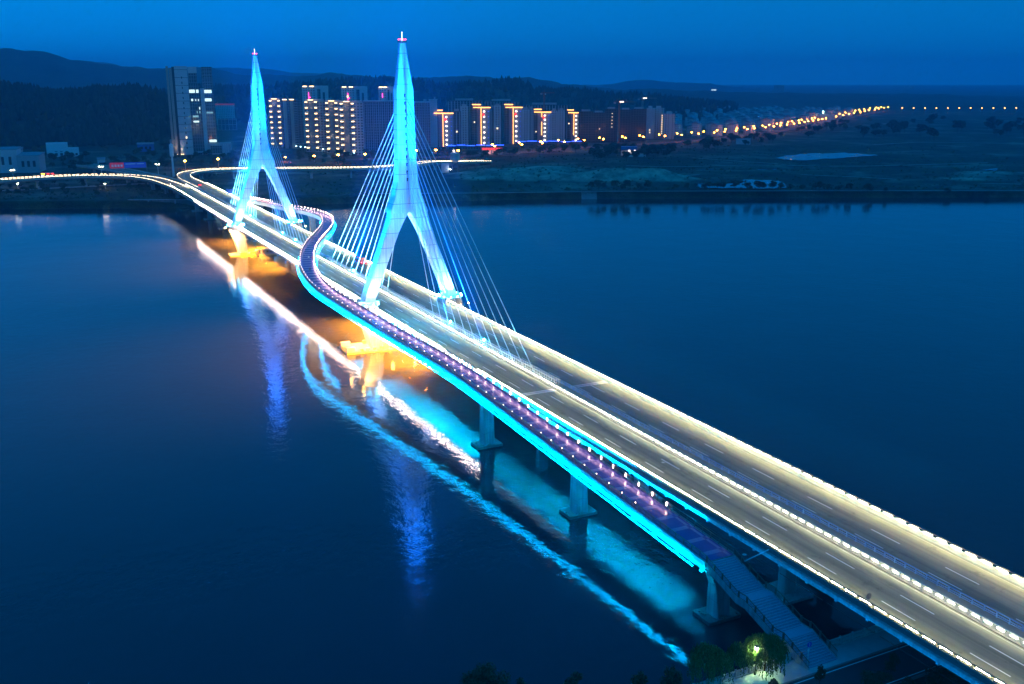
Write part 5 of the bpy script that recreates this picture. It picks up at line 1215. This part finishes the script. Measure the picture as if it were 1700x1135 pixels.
# ------------------------------------------------------------------ vehicles
def car(label, paint, group, red=False, big=False, name='car'):
    t = thing(name, label, 'car', (0, 0, 0), 0, group)
    if big: prof = [(-4.3, .4), (4.2, .4), (4.3, 1.2), (4.1, 2.9), (3.8, 3.0), (-4.2, 3.0), (-4.3, 2.8)]; hw = 1.2; L = 4.3
    else: prof = [(-2.2, .35), (2.2, .35), (2.28, .62), (2.15, .85), (1.15, .98), (.45, 1.42), (-1.1, 1.46), (-1.85, 1.02), (-2.25, .95)]; hw = .86; L = 2.25
    MB().prism(prof, -hw, hw).build('body', paint, t)
    if big:
        for y in (-hw-.01, hw+.01): MB().b2((-3.8, y-.02, 1.5), (3.6, y+.02, 2.4)).build('side_window', M_glass, t)
        MB().b2((4.15, -1.0, 1.5), (4.24, 1.0, 2.6)).build('windscreen', M_glass, t)
    else:
        for y in (-hw-.01, hw+.01): MB().prism([(-1.45, 1.0), (.95, 1.0), (.42, 1.36), (-1.05, 1.38)], y-.01, y+.01).build('side_window', M_glass, t)
        MB().quadbox([(1.17, -.7, .99), (1.19, -.7, .99), (1.19, .7, .99), (1.17, .7, .99), (.5, -.62, 1.42), (.52, -.62, 1.42), (.52, .62, 1.42), (.5, .62, 1.42)]).build('windscreen', M_glass, t)
    for x in ((-1.35, 1.4) if not big else (-2.6, 2.7)):
        for y in (-hw+.05, hw-.05):
            w = MB().tube((x, y-.12, .34 if not big else .5), (x, y+.12, .34 if not big else .5), .34 if not big else .5, n=12).build('wheel', M_dark, t)
    zl = .72 if not big else 1.0
    for y in (-hw+.25, hw-.25):
        MB().box((L+.01, y, zl), (.06, .3, .16)).build('headlight', mat('headlight', (.8, .8, .8), .5, 0, emit=(1.0, .88, .72), es=120), t)
        MB().box((-L-.03, y, zl+.1), (.06, .28, .16)).build('tail_light', mat('tail_light', (.6, .05, .05), .5, 0, emit=(1.0, .02, .02), es=70), t)
    return t
M_cw = mat('white_car_paint', (.6, .6, .6), .25, .03, 2, coat=.5); M_cs = mat('dark_car_paint', (.05, .055, .06), .25, .03, 2, coat=.5); M_cr = mat('red_car_paint', (.45, .04, .03), .25, .05, 2, coat=.5)
def drive(t, px, py, z, ang, y=None):
    p = at(px, py, z); t.location = (p.x, y if y is not None else p.y, z+.01); t.rotation_euler = (0, 0, ang)
# near carriageway runs towards the near bank (+X), far one away (-X)
drive(car('dark car showing red tail lights in the bend of the hooked ramp', M_cs, None), 322, 308, ZD, math.pi, 5.4)
drive(car('red and white minibus stopped by the far parapet near the footbridge crossing', M_cr, None, big=True, name='minibus'), 592, 437, ZD, math.pi, 9.6)
p = at(80, 293, ZD); t = car('lorry with red and amber lights on the curved ramp', M_cr, None, big=True, name='lorry'); t.location = (p.x-3, p.y, ZD); t.rotation_euler = (0, 0, R(-80))
for k, m in ((-2.0, M_orn), (0, M_orn), (2.2, mat('amber_lamp', (.8, .5, .1), .5, 0, emit=(1, .5, .02), es=12))): MB().box((k*1.6, 1.45 if False else -1.3, 2.2), (1.6, .3, .8)).build('marker_light', m, t); MB().box((k*1.6, 1.3, 2.2), (1.6, .3, .8)).build('marker_light', m, t)

# ------------------------------------------------------------------ people on the footbridge
def person(label, loc, rz, top, legs, stride=.18):
    V = [(0, 0, .95), (0, 0, 1.18), (0, 0, 1.42), (.0, .0, 1.52), (.01, 0, 1.62), (.02, 0, 1.74)]; E = [(0, 1), (1, 2), (2, 3), (3, 4), (4, 5)]; Rr = [.15, .15, .16, .065, .10, .085]
    for s in (-1, 1):
        o = len(V); V += [(.0, s*.10, .90), (s*stride*.5+.04, s*.11, .50), (s*stride-.02, s*.11, .09), (s*stride+.14, s*.12, .04)]; E += [(0, o), (o, o+1), (o+1, o+2), (o+2, o+3)]; Rr += [.10, .07, .05, .045]
        o = len(V); V += [(0, s*.20, 1.40), (-s*.06, s*.25, 1.13), (-s*.10+.08, s*.24, .90), (-s*.10+.10, s*.235, .80)]; E += [(2, o), (o, o+1), (o+1, o+2), (o+2, o+3)]; Rr += [.06, .045, .035, .03]
    me = bpy.data.meshes.new('person'); me.from_pydata(V, E, []); o = bpy.data.objects.new('person', me); COL.objects.link(o)
    md = o.modifiers.new('skin', 'SKIN'); 
    bm = bmesh.new(); bm.from_mesh(me); lay = bm.verts.layers.skin.verify()
    for v, r in zip(bm.verts, Rr): v[lay].radius = (r, r)
    bm.verts.ensure_lookup_table(); bm.verts[0][lay].use_root = True; bm.to_mesh(me); bm.free()
    o.modifiers.new('sub', 'SUBSURF').levels = 1; o.modifiers['sub'].render_levels = 1
    dg = bpy.context.evaluated_depsgraph_get(); m2 = bpy.data.meshes.new_from_object(o.evaluated_get(dg)); o.modifiers.clear(); o.data = m2
    sk = mat('skin', (.42, .26, .19), .6, .05, 8)
    m2.materials.clear(); m2.materials.append(top); m2.materials.append(legs); m2.materials.append(sk)
    for f in m2.polygons:
        z = f.center.z; f.material_index = 2 if z > 1.5 or (z < .9 and abs(f.center.y) > .19) else (1 if z < .98 else 0); f.use_smooth = True
    o.location = loc; o.rotation_euler = (0, 0, rz); tag(o, label, 'person')
    MB().ball((-.01, 0, 1.72), .115, 10, 1.0).build('hair', mat('black_hair', (.02, .018, .016), .6, .1, 9), o)
    return o
def onfoot(x): 
    q = min(P, key=lambda v: (v-Vector(x)).length); return Vector((x[0], x[1], q.z+.005))
c_dark = mat('dark_cloth', (.04, .04, .05), .8, .1, 5); c_red = mat('dark_red_cloth', (.25, .05, .05), .8, .1, 5); c_white = mat('white_cloth', (.55, .55, .55), .8, .1, 5); c_jean = mat('denim', (.05, .07, .14), .8, .1, 5)
for lab, x, rz, a, b in (('person in dark clothes standing in the upper bend of the footbridge', (-158, 20.5, 0), .4, c_dark, c_dark), ('person in dark top walking down the straight middle of the footbridge crossing', (-104, -3.2, 0), -.6, c_dark, c_jean), ('person in white top beside another on the lower curve of the footbridge', (-62, -16.6, 0), -.9, c_white, c_jean), ('person in dark red top close beside the one in white', (-60.5, -15.6, 0), -.9, c_red, c_dark), ('person in dark clothes alone nearest the lower curve of the footbridge', (-40, -22.4, 0), -.4, c_dark, c_jean)):
    person(lab, onfoot(x), rz, a, b)

# ------------------------------------------------------------------ sky, air, camera
SUN_EL, SUN_ROT = 5.0, 60.0
w = bpy.data.worlds.new('World'); sc.world = w; w.use_nodes = True; nt = w.node_tree; bg = nt.nodes['Background']
sky = nt.nodes.new('ShaderNodeTexSky'); sky.sky_type = 'NISHITA'; sky.sun_disc = False; sky.sun_elevation = R(SUN_EL); sky.sun_rotation = R(SUN_ROT); sky.altitude = 300; sky.ozone_density = 3.0
tcw = nt.nodes.new('ShaderNodeTexCoord'); vm = nt.nodes.new('ShaderNodeVectorMath'); vm.operation = 'MULTIPLY_ADD'; vm.inputs[1].default_value = (1, 1, .35); vm.inputs[2].default_value = (0, 0, .34); nt.links.new(tcw.outputs['Generated'], vm.inputs[0]); nt.links.new(vm.outputs[0], sky.inputs['Vector'])
mx = nt.nodes.new('ShaderNodeMix'); mx.data_type = 'RGBA'; mx.blend_type = 'MULTIPLY'; mx.inputs[0].default_value = 1.0
mx.inputs[7].default_value = SKY_TINT; nt.links.new(sky.outputs[0], mx.inputs[6]); nt.links.new(mx.outputs[2], bg.inputs['Color']); bg.inputs['Strength'].default_value = SKY_STR
if HAZE > 0:
    hz_ = MB().b2((-14500, -14500, -4.0), (14500, 14500, 330.0)).build('haze', None, kind='stuff')
    m = bpy.data.materials.new('haze_air'); m.use_nodes = True; nt = m.node_tree; nt.nodes.clear()
    out = nt.nodes.new('ShaderNodeOutputMaterial'); pv = nt.nodes.new('ShaderNodeVolumePrincipled'); pv.inputs['Density'].default_value = HAZE; pv.inputs['Color'].default_value = (.18, .64, 1, 1); pv.inputs['Anisotropy'].default_value = 0.0
    nt.links.new(pv.outputs[0], out.inputs['Volume']); hz_.data.materials.append(m)
cam = bpy.data.cameras.new('camera'); co = bpy.data.objects.new('camera', cam); COL.objects.link(co); sc.camera = co
cam.sensor_width = 36; cam.lens = 36*F_PX/1700; cam.clip_end = 60000; cam.clip_start = .5
co.location = CAM; d = Vector((FW[0]*math.cos(PITCH), FW[1]*math.cos(PITCH), -math.sin(PITCH))); co.rotation_euler = d.to_track_quat('-Z', 'Y').to_euler()
sc.view_settings.view_transform = 'Standard'; sc.view_settings.look = 'None'; sc.view_settings.exposure = 0; sc.view_settings.gamma = 1
sc.cycles.max_bounces = 6; sc.cycles.diffuse_bounces = 2; sc.cycles.glossy_bounces = 3; sc.cycles.volume_bounces = 1; sc.cycles.transmission_bounces = 2
sc.cycles.use_denoising = True; sc.cycles.sample_clamp_indirect = 60.0; sc.cycles.caustics_reflective = False; sc.cycles.caustics_refractive = False
sc.cycles.use_light_tree = True
